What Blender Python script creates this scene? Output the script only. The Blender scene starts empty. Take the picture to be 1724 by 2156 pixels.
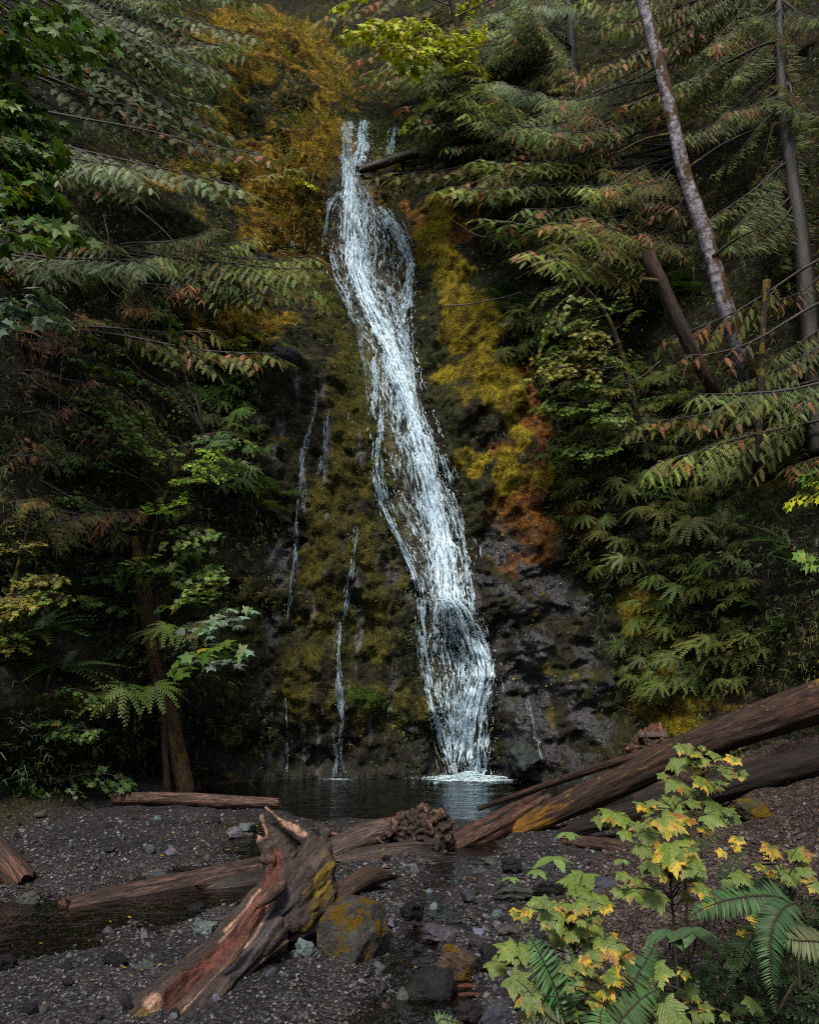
import bpy, math, random
import numpy as np
from mathutils import Vector
R = np.random.RandomState(7)
random.seed(7)
C = bpy.context.scene.collection
rad = math.radians

# ------------------------------------------------------------------ noise
_P = np.random.RandomState(3).permutation(4096).astype(np.int64)
_G = np.random.RandomState(4).normal(size=(4096, 3))
_G /= np.linalg.norm(_G, axis=1)[:, None]
def _h(i, j, k):
    return _P[(_P[(_P[i & 4095] + j) & 4095] + k) & 4095]
def pn(x, y, z=0.0):
    x, y, z = np.broadcast_arrays(np.asarray(x, float), np.asarray(y, float), np.asarray(z, float))
    xi, yi, zi = np.floor(x).astype(np.int64), np.floor(y).astype(np.int64), np.floor(z).astype(np.int64)
    fx, fy, fz = x - xi, y - yi, z - zi
    w = lambda t: t * t * t * (t * (t * 6 - 15) + 10)
    wx, wy, wz = w(fx), w(fy), w(fz)
    out = 0
    for a in (0, 1):
        for b in (0, 1):
            for c in (0, 1):
                g = _G[_h(xi + a, yi + b, zi + c)]
                d = g[..., 0] * (fx - a) + g[..., 1] * (fy - b) + g[..., 2] * (fz - c)
                out = out + d * (wx if a else 1 - wx) * (wy if b else 1 - wy) * (wz if c else 1 - wz)
    return out * 1.5
def fbm(x, y, z=0.0, o=4, gain=0.5):
    s, a, f = 0, 1.0, 1.0
    for i in range(o):
        s = s + a * pn(np.asarray(x) * f + 17 * i, np.asarray(y) * f + 5 * i, np.asarray(z) * f)
        a *= gain; f *= 2.03
    return s
def ridged(x, y, z=0.0, o=4):
    s, a, f = 0, 1.0, 1.0
    for i in range(o):
        s = s + a * (1 - np.abs(pn(np.asarray(x) * f + 9 * i, np.asarray(y) * f, np.asarray(z) * f)) * 2)
        a *= .5; f *= 2.1
    return s / 2
def worley(x, y, seed=0):
    x = np.asarray(x, float); y = np.asarray(y, float)
    xi, yi = np.floor(x).astype(np.int64), np.floor(y).astype(np.int64)
    f1 = np.full(x.shape, 9.0); f2 = np.full(x.shape, 9.0); cid = np.zeros(x.shape)
    for a in (-1, 0, 1):
        for b in (-1, 0, 1):
            h = _h(xi + a, yi + b, seed)
            px = xi + a + (h & 63) / 63.0; py = yi + b + ((h >> 6) & 63) / 63.0
            d = np.hypot(px - x, py - y)
            m = d < f1
            f2 = np.where(m, f1, np.minimum(f2, d)); cid = np.where(m, h / 4095.0, cid); f1 = np.where(m, d, f1)
    return f1, f2, cid
def sstep(a, b, x):
    t = np.clip((x - a) / (b - a), 0, 1)
    return t * t * (3 - 2 * t)

# ------------------------------------------------------------------ camera: positions read off the photograph (1724 x 2156 grid)
FP, PITCH, CH = 1656.0, rad(12.7), 1.7
cp, sp = math.cos(PITCH), math.sin(PITCH)
def at(u, v, Y):
    """world point that lies at distance Y north of the camera in the photo direction (u, v)"""
    u = np.asarray(u, float); v = np.asarray(v, float)
    x = (u - 862) / FP; y = (1078 - v) / FP
    dy = cp - y * sp
    k = Y / dy
    return np.stack(np.broadcast_arrays(x * k, Y + 0 * k, CH + (sp + y * cp) * k), -1)
def proj(p):
    p = np.asarray(p, float)
    X, Y, Z = p[..., 0], p[..., 1], p[..., 2] - CH
    f = Y * cp + Z * sp
    f = np.where(f < 0.05, 0.05, f)
    return 862 + FP * X / f, 1078 - FP * (-Y * sp + Z * cp) / f
cam = bpy.data.cameras.new("camera")
co = bpy.data.objects.new("camera", cam); C.objects.link(co)
co.location = (0, 0, CH); co.rotation_euler = (math.pi / 2 + PITCH, 0, 0)
cam.sensor_fit = 'HORIZONTAL'; cam.sensor_width = 36; cam.lens = FP / 1724 * 36
cam.clip_start = 0.05; cam.clip_end = 500
bpy.context.scene.camera = co

# ------------------------------------------------------------------ mesh helpers
def mesh(name, V, faces, mats, col=None, uv=None, smooth=True, midx=None):
    """faces: list of int arrays (n,3) or (n,4); col per vertex (n,3); uv per vertex (n,2)"""
    V = np.asarray(V, np.float32)
    faces = [np.asarray(f, np.int32) for f in (faces if isinstance(faces, list) else [faces]) if len(f)]
    me = bpy.data.meshes.new(name)
    me.vertices.add(len(V)); me.vertices.foreach_set("co", V.ravel())
    loops = np.concatenate([f.ravel() for f in faces])
    tot = np.concatenate([np.full(len(f), f.shape[1], np.int32) for f in faces])
    st = np.concatenate([[0], np.cumsum(tot)[:-1]]).astype(np.int32)
    me.loops.add(len(loops)); me.loops.foreach_set("vertex_index", loops)
    me.polygons.add(len(tot)); me.polygons.foreach_set("loop_start", st); me.polygons.foreach_set("loop_total", tot)
    me.polygons.foreach_set("use_smooth", np.full(len(tot), bool(smooth)))
    if midx is not None: me.polygons.foreach_set("material_index", np.asarray(midx, np.int32))
    if col is not None:
        a = me.color_attributes.new("Col", 'FLOAT_COLOR', 'POINT')
        c = np.ones((len(V), 4), np.float32); c[:, :3] = col
        a.data.foreach_set("color", c.ravel())
    if uv is not None:
        l = me.uv_layers.new(name="UVMap")
        l.data.foreach_set("uv", np.asarray(uv, np.float32)[loops].ravel())
    for m in (mats if isinstance(mats, (list, tuple)) else [mats]): me.materials.append(m)
    me.update(); me.validate()
    return me
def link(name, me, parent=None, loc=None, rot=None, scale=None):
    o = bpy.data.objects.new(name, me); C.objects.link(o)
    if loc is not None: o.location = loc
    if rot is not None: o.rotation_euler = rot
    if scale is not None: o.scale = scale if hasattr(scale, '__len__') else (scale,) * 3
    if parent is not None: o.parent = parent
    return o
def tag(o, label, cat, group=None, kind=None):
    if label: o['label'] = label
    if cat: o['category'] = cat
    if group: o['group'] = group
    if kind: o['kind'] = kind
    return o
def thing(name, label, cat, loc=(0, 0, 0), group=None):
    o = bpy.data.objects.new(name, None); C.objects.link(o); o.location = loc
    o.empty_display_size = .1
    return tag(o, label, cat, group)
class MB:
    """collects pieces of one mesh"""
    def __init__(s): s.V, s.F, s.C, s.U, s.M, s.n = [], [], [], [], [], 0
    def add(s, V, faces, col=(1, 1, 1), uv=None, m=0):
        V = np.asarray(V, float).reshape(-1, 3)
        for f in (faces if isinstance(faces, list) else [faces]):
            f = np.asarray(f, np.int64)
            if len(f): s.F.append(f + s.n); s.M.append(np.full(len(f), m))
        s.V.append(V); s.C.append(np.broadcast_to(np.asarray(col, float), (len(V), 3)))
        s.U.append(np.zeros((len(V), 2)) if uv is None else np.asarray(uv, float)); s.n += len(V)
        return s
    def mesh(s, name, mats, smooth=True):
        # merge faces by size keeping material indices
        f3 = [i for i, f in enumerate(s.F) if f.shape[1] == 3]; f4 = [i for i, f in enumerate(s.F) if f.shape[1] == 4]
        fs, mi = [], []
        for ids in (f3, f4):
            if ids: fs.append(np.concatenate([s.F[i] for i in ids])); mi.append(np.concatenate([s.M[i] for i in ids]))
        return mesh(name, np.concatenate(s.V), fs, mats, np.concatenate(s.C), np.concatenate(s.U), smooth, np.concatenate(mi))
def catmull(P, n):
    P = np.asarray(P, float)
    if len(P) < 3:
        t = np.linspace(0, 1, n)[:, None]; return P[0] * (1 - t) + P[-1] * t
    Q = np.concatenate([[2 * P[0] - P[1]], P, [2 * P[-1] - P[-2]]])
    t = np.linspace(0, len(P) - 1 - 1e-9, n); i = t.astype(int); f = (t - i)[:, None]
    a, b, c, d = Q[i], Q[i + 1], Q[i + 2], Q[i + 3]
    return .5 * (2 * b + (c - a) * f + (2 * a - 5 * b + 4 * c - d) * f ** 2 + (3 * b - a - 3 * c + d) * f ** 3)
def frames(P):
    T = np.gradient(P, axis=0); T /= np.linalg.norm(T, axis=1)[:, None] + 1e-9
    up = np.array([0, 0, 1.0]) if abs(T[0][2]) < .9 else np.array([0, 1.0, 0])
    N = np.zeros_like(T); n = up
    for i in range(len(P)):
        n = n - T[i] * n.dot(T[i]); n = n / (np.linalg.norm(n) + 1e-9); N[i] = n
    return T, N, np.cross(T, N)
def tube(P, rads, n=40, seg=10, cap=True, noise=0.0, nf=3.0, oval=None):
    """swept tube; uv = (around, along in metres)"""
    P4 = catmull(np.c_[np.asarray(P, float), np.asarray(rads, float)], n)
    P, r = P4[:, :3], np.maximum(P4[:, 3], 1e-4)
    T, N, B = frames(P)
    a = np.linspace(0, 2 * math.pi, seg, endpoint=False)
    ca, sa = np.cos(a), np.sin(a)
    rr = np.repeat(r[:, None], seg, 1)
    L = np.concatenate([[0], np.cumsum(np.linalg.norm(np.diff(P, axis=0), axis=1))])
    if noise:
        rr = rr * (1 + noise * fbm(ca[None] * 1.2 + P[:, :1] * 0, sa[None] * 1.2 + 0 * P[:, :1], L[:, None] * nf + P[0, 0] * 13, 3))
    V = P[:, None] + rr[..., None] * (N[:, None] * ca[None, :, None] + B[:, None] * sa[None, :, None])
    idx = np.arange(n * seg).reshape(n, seg); nx = np.roll(idx, -1, 1)
    F = np.stack([idx[:-1], nx[:-1], nx[1:], idx[1:]], -1).reshape(-1, 4)
    uv = np.stack(np.broadcast_arrays(a[None] / (2 * math.pi), L[:, None]), -1).reshape(-1, 2)
    V = V.reshape(-1, 3); Fs = [F]
    if cap:
        V = np.concatenate([V, P[:1], P[-1:]]); uv = np.concatenate([uv, [[.5, 0], [.5, L[-1]]]])
        k = n * seg
        Fs.append(np.stack([nx[0], idx[0], np.full(seg, k)], -1)); Fs.append(np.stack([idx[-1], nx[-1], np.full(seg, k + 1)], -1))
    return V, Fs, uv
def place(T, X, Yv, Z, loc, scale):
    """template verts T (m,3) onto n frames (n,3 each) -> (n*m,3)"""
    s = np.asarray(scale, float).reshape(-1, 1, 1)
    return (loc[:, None] + s * (T[None, :, :1] * X[:, None] + T[None, :, 1:2] * Yv[:, None] + T[None, :, 2:3] * Z[:, None])).reshape(-1, 3)
def nrm(a): return a / (np.linalg.norm(a, axis=-1, keepdims=True) + 1e-9)
def frame_from(Yv, up):
    Yv = nrm(Yv); X = nrm(np.cross(Yv, up)); return X, Yv, np.cross(X, Yv)
def scatter(mb, T, X, Yv, Z, loc, scale, col, m=0):
    """adds n copies of the template T = (V, faces, colour mult, uv) to the mesh builder mb; col (n,3)"""
    V, F, cm, uv = T
    n = len(loc); k = len(V)
    off = (np.arange(n) * k)
    fs = [(f[None] + off[:, None, None]).reshape(-1, f.shape[1]) for f in F]
    c = (np.asarray(col, float)[:, None] * cm[None]).reshape(-1, 3) if cm is not None else np.repeat(col, k, 0)
    mb.add(place(V, X, Yv, Z, loc, scale), fs, c, np.tile(uv, (n, 1)), m)

# ------------------------------------------------------------------ materials
class NT:
    def __init__(s, name):
        s.m = bpy.data.materials.new(name); s.m.use_nodes = True; s.t = s.m.node_tree; s.t.nodes.clear()
        s.out = s.n('ShaderNodeOutputMaterial')
    def n(s, k, **kw):
        o = s.t.nodes.new(k)
        for a, b in kw.items(): setattr(o, a, b)
        return o
    def l(s, a, b): s.t.links.new(a, b)
    def inp(s, sock, v):
        if hasattr(v, 'is_linked') or hasattr(v, 'links'): s.l(v, sock)
        else: sock.default_value = v
    def noise(s, vec, scale, detail=4, rough=.55, dist=0, dim='3D'):
        o = s.n('ShaderNodeTexNoise'); o.noise_dimensions = dim
        if vec is not None: s.l(vec, o.inputs['Vector'])
        o.inputs['Scale'].default_value = scale; o.inputs['Detail'].default_value = detail
        o.inputs['Roughness'].default_value = rough; o.inputs['Distortion'].default_value = dist
        return o.outputs['Fac']
    def voro(s, vec, scale, feat='F1', rnd=1):
        o = s.n('ShaderNodeTexVoronoi'); o.feature = feat
        if vec is not None: s.l(vec, o.inputs['Vector'])
        o.inputs['Scale'].default_value = scale; o.inputs['Randomness'].default_value = rnd
        return o
    def mapv(s, vec, sc): 
        o = s.n('ShaderNodeMapping'); s.l(vec, o.inputs[0]); o.inputs['Scale'].default_value = sc; return o.outputs[0]
    def ramp(s, fac, a, b, ca=(0, 0, 0, 1), cb=(1, 1, 1, 1)):
        o = s.n('ShaderNodeMapRange'); s.inp(o.inputs['Value'], fac); o.inputs['From Min'].default_value = a; o.inputs['From Max'].default_value = b
        o.interpolation_type = 'SMOOTHSTEP'
        return o.outputs['Result']
    def lin(s, fac, a, b, c, d):
        o = s.n('ShaderNodeMapRange'); s.inp(o.inputs['Value'], fac)
        for i, x in enumerate((a, b, c, d)): o.inputs[i + 1].default_value = x
        return o.outputs['Result']
    def math(s, op, a, b=0.0):
        o = s.n('ShaderNodeMath', operation=op); s.inp(o.inputs[0], a); s.inp(o.inputs[1], b); return o.outputs[0]
    def mix(s, f, a, b, mode='MIX'):
        o = s.n('ShaderNodeMix', data_type='RGBA', blend_type=mode)
        s.inp(o.inputs['Factor'], f); 
        for k, v in ((6, a), (7, b)):
            s.inp(o.inputs[k], v if not isinstance(v, tuple) else (v + (1,))[:4])
        return o.outputs[2]
    def bump(s, h, st, d=.02, nrm_=None):
        o = s.n('ShaderNodeBump'); s.l(h, o.inputs['Height']); s.inp(o.inputs['Strength'], st); o.inputs['Distance'].default_value = d
        if nrm_ is not None: s.l(nrm_, o.inputs['Normal'])
        return o.outputs[0]
    def pbsdf(s, col, rough=.6, normal=None, spec=.5):
        o = s.n('ShaderNodeBsdfPrincipled')
        s.inp(o.inputs['Base Color'], col if not isinstance(col, tuple) else (col + (1,))[:4]); s.inp(o.inputs['Roughness'], rough)
        s.inp(o.inputs['Specular IOR Level'], spec)
        if normal is not None: s.l(normal, o.inputs['Normal'])
        return o.outputs[0]
    def done(s, sh): s.l(sh, s.out.inputs[0]); return s.m
    def geo(s): return s.n('ShaderNodeNewGeometry')
    def tc(s, k): return s.n('ShaderNodeTexCoord').outputs[k]
    def attr(s, name='Col'): return s.n('ShaderNodeAttribute', attribute_name=name).outputs['Color']

def leaf_material(name, trans=.35, rough=.5, spec=.35, var=.35):
    t = NT(name)
    oi = t.n('ShaderNodeObjectInfo')
    col = t.mix(1.0, t.attr(), oi.outputs['Color'], 'MULTIPLY')
    n = t.noise(t.geo().outputs['Position'], 2.3, 3)
    col = t.mix(1.0, col, t.mix(n, (1 - var, 1 - var, 1 - var), (1 + var, 1 + var, 1 + var * .8)), 'MULTIPLY')
    p = t.pbsdf(col, rough, None, spec)
    tr = t.n('ShaderNodeBsdfTranslucent'); t.l(t.mix(1.0, col, (1.1, 1.15, .6), 'MULTIPLY'), tr.inputs[0])
    mx = t.n('ShaderNodeMixShader'); mx.inputs[0].default_value = trans; t.l(p, mx.inputs[1]); t.l(tr.outputs[0], mx.inputs[2])
    return t.done(mx.outputs[0])
def bark_material(name, dark=(.02, .016, .013), light=(.07, .055, .045), moss=(.06, .05, .008), moss_amt=.3, rough=.75, scale=1.0):
    """wood or bark with grain along the uv 'along' direction and moss on upward faces"""
    t = NT(name)
    uv = t.tc('UV'); g = t.geo(); pos = g.outputs['Position']
    gr = t.noise(t.mapv(uv, (16 * scale, 3.6 * scale, 1)), 1.0, 8, .7, 1.2)
    fine = t.noise(t.mapv(uv, (70 * scale, 9 * scale, 1)), 1.0, 4, .7, .5)
    pat = t.noise(pos, 2.0, 4)
    oi = t.n('ShaderNodeObjectInfo')
    lines = t.noise(t.mapv(uv, (32 * scale, 1.1 * scale, 1)), 1.0, 3, .5, .8)
    c = t.mix(t.ramp(gr, .35, .7), dark, light)
    c = t.mix(t.ramp(t.math('ABSOLUTE', t.math('SUBTRACT', lines, .5)), .045, .0), c, tuple(x * .25 for x in dark))
    c = t.mix(t.ramp(fine, .3, .7), t.mix(.55, c, (0, 0, 0)), c)
    c = t.mix(t.ramp(pat, .5, .75), c, t.mix(1.0, c, (1.5, 1.3, 1.2), 'MULTIPLY'))
    c = t.mix(1.0, c, t.attr(), 'MULTIPLY')
    sep = t.n('ShaderNodeSeparateXYZ'); t.l(g.outputs['Normal'], sep.inputs[0])
    mn = t.math('ADD', t.noise(pos, 5.0, 5, .65), t.math('MULTIPLY', sep.outputs[2], .06))
    mm = t.ramp(mn, .72 - moss_amt * .35, .80 - moss_amt * .35)
    c = t.mix(mm, c, t.mix(t.noise(pos, 40, 3), moss, tuple(x * 2.2 for x in moss)))
    c = t.mix(1.0, c, oi.outputs['Color'], 'MULTIPLY')
    hgt = t.math('ADD', t.math('MULTIPLY', gr, .7), t.math('MULTIPLY', fine, .35))
    hgt = t.mix(mm, hgt, t.noise(pos, 60, 4))
    return t.done(t.pbsdf(c, t.mix(mm, (rough,) * 3, (.95,) * 3), t.bump(hgt, .9, .02 / scale), .35))
# ------------------------------------------------------------------ cliff: depth of the rock face read at points of the photograph
ctrl = [(-900,1640,6),(-900,1000,6),(-900,200,7.5),(-400,1660,9.5),(-400,1000,9.3),(-400,300,10.5),(0,1690,12.4),(0,1300,11.8),(0,700,12),(0,300,13),(0,0,14),
 (150,1680,13.2),(150,1000,13),(390,1650,14.6),(300,1300,13.9),(300,1000,14),(300,700,15),(300,300,17),(300,50,19.5),(480,1400,15),(500,1100,15.2),(520,800,16),(520,600,17),
 (600,1640,16.0),(700,1642,16.1),(760,1640,16.1),(850,1640,16.3),(650,1400,15.7),(600,1150,15.9),(700,1150,16.0),(640,900,16.2),(740,900,16.6),(600,760,16.6),(680,680,18.0),(600,560,18.3),(640,420,19.0),(690,350,19.2),(560,380,18.6),(700,290,20.2),(550,150,20.5),(450,100,20.5),(620,60,21.5),
 (985,1640,16.8),(985,1400,17.0),(960,1270,16.9),(930,1120,17.4),(880,900,17.9),(820,700,18.6),(760,560,19.3),(735,420,19.8),(735,350,20.6),(745,270,21.0),(765,200,24),(800,330,21),(840,300,21),(760,100,25),(780,480,19.5),(850,560,19),
 (905,640,18.3),(920,800,17.8),(940,560,18.3),(1000,650,17.6),(1060,800,17),(1120,880,16.6),(1000,900,17.1),(1080,1000,16.5),(1100,1150,16.5),(1050,1300,16.6),(1080,1450,16.2),(1060,1600,16.2),(1150,1620,15.8),(1200,1350,15.9),(1250,1500,15.4),(1200,1000,16),(1200,700,16.6),(1050,450,18.4),(930,400,19.6),(1000,200,20.5),(1000,50,22),
 (1350,1500,14.6),(1400,1300,14.5),(1400,1000,14.8),(1400,700,15.4),(1350,400,17),(1350,100,19.5),(1550,1400,13.2),(1600,1000,13.2),(1600,600,13.8),(1600,200,15.5),(1724,1450,12),(1724,1000,12),(1724,400,13),(1724,50,14.5),(2100,1300,9.5),(2100,700,10),(2100,100,11.5),(2600,1300,6.5),(2600,700,7),(2600,0,8),(862,-300,27),(300,-300,24),(1400,-300,24),(-200,-300,17),(2000,-300,17)]
ctrl = np.array(ctrl, float)
cw = at(ctrl[:, 0], ctrl[:, 1], ctrl[:, 2])
def _phi(r): return r
_A = np.hypot(cw[:, None, 0] - cw[None, :, 0], (cw[:, None, 2] - cw[None, :, 2]) * .8)
_n = len(cw)
_M = np.zeros((_n + 3, _n + 3)); _M[:_n, :_n] = _phi(_A) - np.eye(_n) * .12
_M[:_n, _n] = 1; _M[:_n, _n + 1] = cw[:, 0]; _M[:_n, _n + 2] = cw[:, 2]; _M[_n:, :_n] = _M[:_n, _n:].T
_w = np.linalg.solve(_M, np.concatenate([cw[:, 1], [0, 0, 0]]))
def base_depth(x, z):
    x = np.asarray(x, float); z = np.asarray(z, float); o = _w[_n] + _w[_n + 1] * x + _w[_n + 2] * z
    for i in range(_n): o = o + _w[i] * np.hypot(x - cw[i, 0], (z - cw[i, 2]) * .8)
    return o
def gline(segs):  # grid line positions: list of (start, end, step)
    return np.concatenate([np.arange(a, b, s) for a, b, s in segs])
gx = gline([(-20, -9, .3), (-9, -5, .1), (-5, 5, .036), (5, 9, .1), (9, 20.2, .3)])
gz = gline([(-1.2, 16.5, .036), (16.5, 26, .08), (26, 42, .4)])
X, Z = np.meshgrid(gx, gz)
D0 = base_depth(X, Z)
u0, v0 = proj(np.stack([X, D0, Z], -1))
def blob(u, v, cu, cv, ru, rv=None):
    return np.exp(-(((u - cu) / ru) ** 2 + ((v - cv) / (rv or ru)) ** 2))
def pline(u, v, pts):
    """soft mask around a polyline of (u, v, radius)"""
    best = np.zeros(np.shape(u))
    for (a, b, r0), (c, d, r1) in zip(pts[:-1], pts[1:]):
        du, dv = c - a, d - b
        t = np.clip(((u - a) * du + (v - b) * dv) / (du * du + dv * dv + 1e-9), 0, 1)
        best = np.maximum(best, np.exp(-((u - a - t * du) ** 2 + (v - b - t * dv) ** 2) / (r0 + t * (r1 - r0)) ** 2))
    return best
# masks of what covers the face, each with ragged edges
wu, wv = 45 * fbm(X * .9, Z * .9, 3.1, 4), 60 * fbm(X * .9, Z * .9, 8.7, 4)
U, Vv = u0 + wu, v0 + wv
rock_r = np.maximum.reduce([blob(U, Vv, 1080, 1260, 90, 150), blob(U, Vv, 1150, 1450, 150, 150), blob(U, Vv, 1080, 1580, 120, 90), blob(U, Vv, 1180, 1260, 80, 60), blob(U, Vv, 1240, 1560, 90, 70)])
rock_r = sstep(.3, .65, rock_r)
fallm = pline(u0, v0, [(735, 350, 40), (745, 480, 70), (800, 680, 60), (850, 900, 60), (900, 1100, 75), (940, 1280, 60), (970, 1450, 70), (985, 1650, 60)])
rockm = np.maximum(rock_r, sstep(.35, .7, np.maximum.reduce([blob(u0, v0, 590, 772, 75, 20) * 1.2, blob(U, Vv, 430, 115, 50, 30), blob(U, Vv, 600, 110, 30, 20) * .8, blob(U, Vv, 620, 520, 50, 14), blob(U, Vv, 560, 1330, 40, 80) * .8, blob(U, Vv, 610, 1180, 30, 50) * .9, blob(U, Vv, 870, 1560, 40, 60), blob(U, Vv, 800, 1160, 50, 50) * .8, blob(U, Vv, 850, 1250, 25, 70) * .9, blob(U, Vv, 740, 1260, 20, 60) * .9])))
buttress = sstep(.3, .7, pline(u0, v0, [(640, 820, 120), (680, 1100, 130), (690, 1400, 170), (700, 1640, 170)]))
# height of moss cushions, cracks and blocks
f1, f2, cid = worley(X * 1.1 + .35 * fbm(X, Z, 1, 3), Z * .9 + .35 * fbm(X, Z, 2, 3), 5)
f1b, f2b, cidb = worley(X * 2.6 + .3 * fbm(X * 2, Z * 2, 4, 3), Z * 2.9 + .3 * fbm(X * 2, Z * 2, 6, 3), 11)
blocks = (cid - .5) * .5 + .35 * sstep(.0, .25, f2 - f1) + (cidb - .5) * .16 + .14 * sstep(0, .2, f2b - f1b)
strata = ridged(X * .7 + 3, Z * 2.0, 1.5, 5)
soft = fbm(X * .55, Z * .45, 0, 5, .55)
cush = np.abs(fbm(X * 1.5, Z * 1.1, 5, 4, .5))
fine = fbm(X * 5, Z * 4, 2, 4, .6)
nearfall = np.clip(fallm * 1.2, 0, 1)
strip = pline(u0, v0, [(905, 480, 35), (945, 560, 50), (990, 680, 62), (1030, 800, 66), (1080, 900, 40)])
disp = soft * .42 * (1 - .55 * nearfall) + cush * .26 * (1 - rockm) * (1 - .85 * strip) * (1 - nearfall * .6) + fine * (.05 + .015 * rockm) * (1 - .5 * strip) \
     + rockm * (blocks * .22 + .42 * ridged(X * .55 + Z * .45 + .3 * soft, Z * 1.15 - X * .5, 2.5, 3) + .16 * ridged(X * 1.6 + Z * .9, Z * 2.6 - X * .9, 7, 4) + .3 * fbm(X * .9, Z * .8, 44, 2) - .35) + sstep(.2, .6, 1 - np.clip(np.hypot((u0 - 560) / 260, (v0 - 240) / 240), 0, 1)) * .35 * ridged(X * .8 + 5, Z * 1.5, 3, 4) + buttress * .10 * fbm(X * 2.2, Z * 1.6, 9, 4)
# ledges: below the rim the rock is cut under
def step(cu, cv, ru, h, wgt):
    return wgt * np.exp(-((u0 - cu) / ru) ** 2) * (sstep(cv - h, cv + h * .1, v0) - sstep(cv + h * .1, cv + 7 * h, v0) )
disp = disp + step(960, 1275, 60, 25, .35) + step(1000, 1420, 60, 25, .35) + step(620, 775, 90, 22, .7) + step(735, 400, 80, 25, .3) + step(690, 300, 60, 40, .6)
disp = disp - .5 * blob(u0, v0, 1045, 1590, 25, 60) - .5 * blob(u0, v0, 915, 1600, 25, 60) - .35 * blob(U, Vv, 560, 1590, 120, 40) - .4 * blob(u0, v0, 955, 1370, 28, 60)
disp = disp + .25 * pline(U, Vv, [(930, 480, 30), (990, 680, 45), (1060, 840, 40)]) - .45 * pline(U, Vv, [(1150, 760, 40), (1190, 960, 45), (1160, 1080, 30)])
YG = D0 - disp
YG[gz > 22] += (gz[gz > 22] - 22)[:, None] * .25
def depth(x, z):
    """depth of the finished cliff at (x, z), bilinear"""
    x = np.asarray(x, float); z = np.asarray(z, float)
    i = np.clip(np.searchsorted(gx, x) - 1, 0, len(gx) - 2); j = np.clip(np.searchsorted(gz, z) - 1, 0, len(gz) - 2)
    a = np.clip((x - gx[i]) / (gx[i + 1] - gx[i]), 0, 1); b = np.clip((z - gz[j]) / (gz[j + 1] - gz[j]), 0, 1)
    return (YG[j, i] * (1 - a) + YG[j, i + 1] * a) * (1 - b) + (YG[j + 1, i] * (1 - a) + YG[j + 1, i + 1] * a) * b
def hit(u, v, off=0.0):
    """point of the cliff seen in the photo direction (u, v), pulled `off` metres out of the face"""
    u = np.atleast_1d(np.asarray(u, float)); v = np.atleast_1d(np.asarray(v, float))
    lo = np.full(u.shape, 3.0); found = np.zeros(u.shape, bool); res = np.full(u.shape, 30.0)
    for Y in np.arange(3.0, 40, .15):
        p = at(u, v, Y); m = (~found) & (depth(p[..., 0], p[..., 2]) < Y)
        res[m] = Y; found |= m
    a, b = res - .15, res.copy()
    for _ in range(7):
        c = (a + b) / 2; p = at(u, v, c); m = depth(p[..., 0], p[..., 2]) < c
        b = np.where(m, c, b); a = np.where(m, a, c)
    return at(u, v, b - off)
# ---- colours of the face (base colours, with some shade and glints painted in)
nz = fbm(X * 1.7, Z * 1.7, 4, 5, .6); n2 = fbm(X * .7, Z * .5, 14, 4)
def mixc(c, m, k): return c * (1 - m[..., None]) + np.asarray(k) * m[..., None]
col = np.zeros(X.shape + (3,)) + np.array([.016, .015, .010])  # dark soil tone, with the deep shade between foliage painted in
wet = np.zeros(X.shape)
mossy = np.zeros(X.shape)
g = sstep(-.1, .5, n2 + nz * .4)
col = mixc(col, g * .7, (.030, .034, .010))
left_gold = np.maximum.reduce([pline(U, Vv, [(420, 90, 50), (520, 60, 70), (560, 130, 60), (500, 180, 50)]), pline(U, Vv, [(560, 20, 60), (620, 120, 50)]), pline(U, Vv, [(430, 320, 60), (560, 340, 60), (690, 340, 55), (660, 390, 50)]), pline(U, Vv, [(560, 420, 70), (640, 520, 50), (640, 600, 30)]), blob(U, Vv, 320, 380, 70, 30), pline(U, Vv, [(640, 40, 50), (690, 130, 50), (700, 210, 40)]), blob(U, Vv, 520, 680, 90, 50), blob(U, Vv, 480, 740, 60, 50)])
mgold = sstep(.32, .75, left_gold + nz * .55)
col = mixc(col, mgold, (.21, .125, .020)); col = mixc(col, mgold * sstep(-.1, .4, nz), (.32, .22, .026)); col = mixc(col, mgold * sstep(.1, .4, -nz), (.07, .03, .008)); mossy = np.maximum(mossy, mgold)  # last mix paints dark shadow gaps between the golden moss cushions
brn = sstep(.3, .7, np.maximum(blob(U, Vv, 660, 560, 60, 60), blob(U, Vv, 670, 470, 60, 70)) + nz * .3)
col = mixc(col, brn, (.07, .042, .012)); mossy = np.maximum(mossy, brn)
bm = sstep(.18, .62, np.maximum.reduce([pline(U, Vv, [(760, 720, 40), (750, 820, 60), (720, 980, 60), (690, 1120, 60), (690, 1180, 40)]), pline(U, Vv, [(800, 1080, 30), (770, 1260, 60), (790, 1330, 60)]), blob(U, Vv, 790, 1480, 70, 60), blob(U, Vv, 690, 1330, 40, 80), blob(U, Vv, 640, 1450, 40, 100), blob(U, Vv, 900, 1430, 20, 60), blob(U, Vv, 840, 950, 20, 120), blob(U, Vv, 680, 640, 60, 60)]) + nz * .35)
col = mixc(col, bm, (.060, .060, .013)); col = mixc(col, bm * sstep(0, .4, nz), (.098, .088, .016)); mossy = np.maximum(mossy, bm)
grn = sstep(.3, .7, np.maximum.reduce([blob(U, Vv, 690, 640, 45, 40), blob(U, Vv, 620, 745, 40, 16), blob(U, Vv, 800, 980, 30, 50), blob(U, Vv, 780, 1480, 40, 40)]) + nz * .2)
col = mixc(col, grn, (.040, .075, .008))
ob = sstep(.3, .7, blob(U, Vv, 800, 430, 40, 50) + blob(U, Vv, 835, 580, 22, 45) + nz * .2)
col = mixc(col, ob, (.07, .05, .012))
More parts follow.
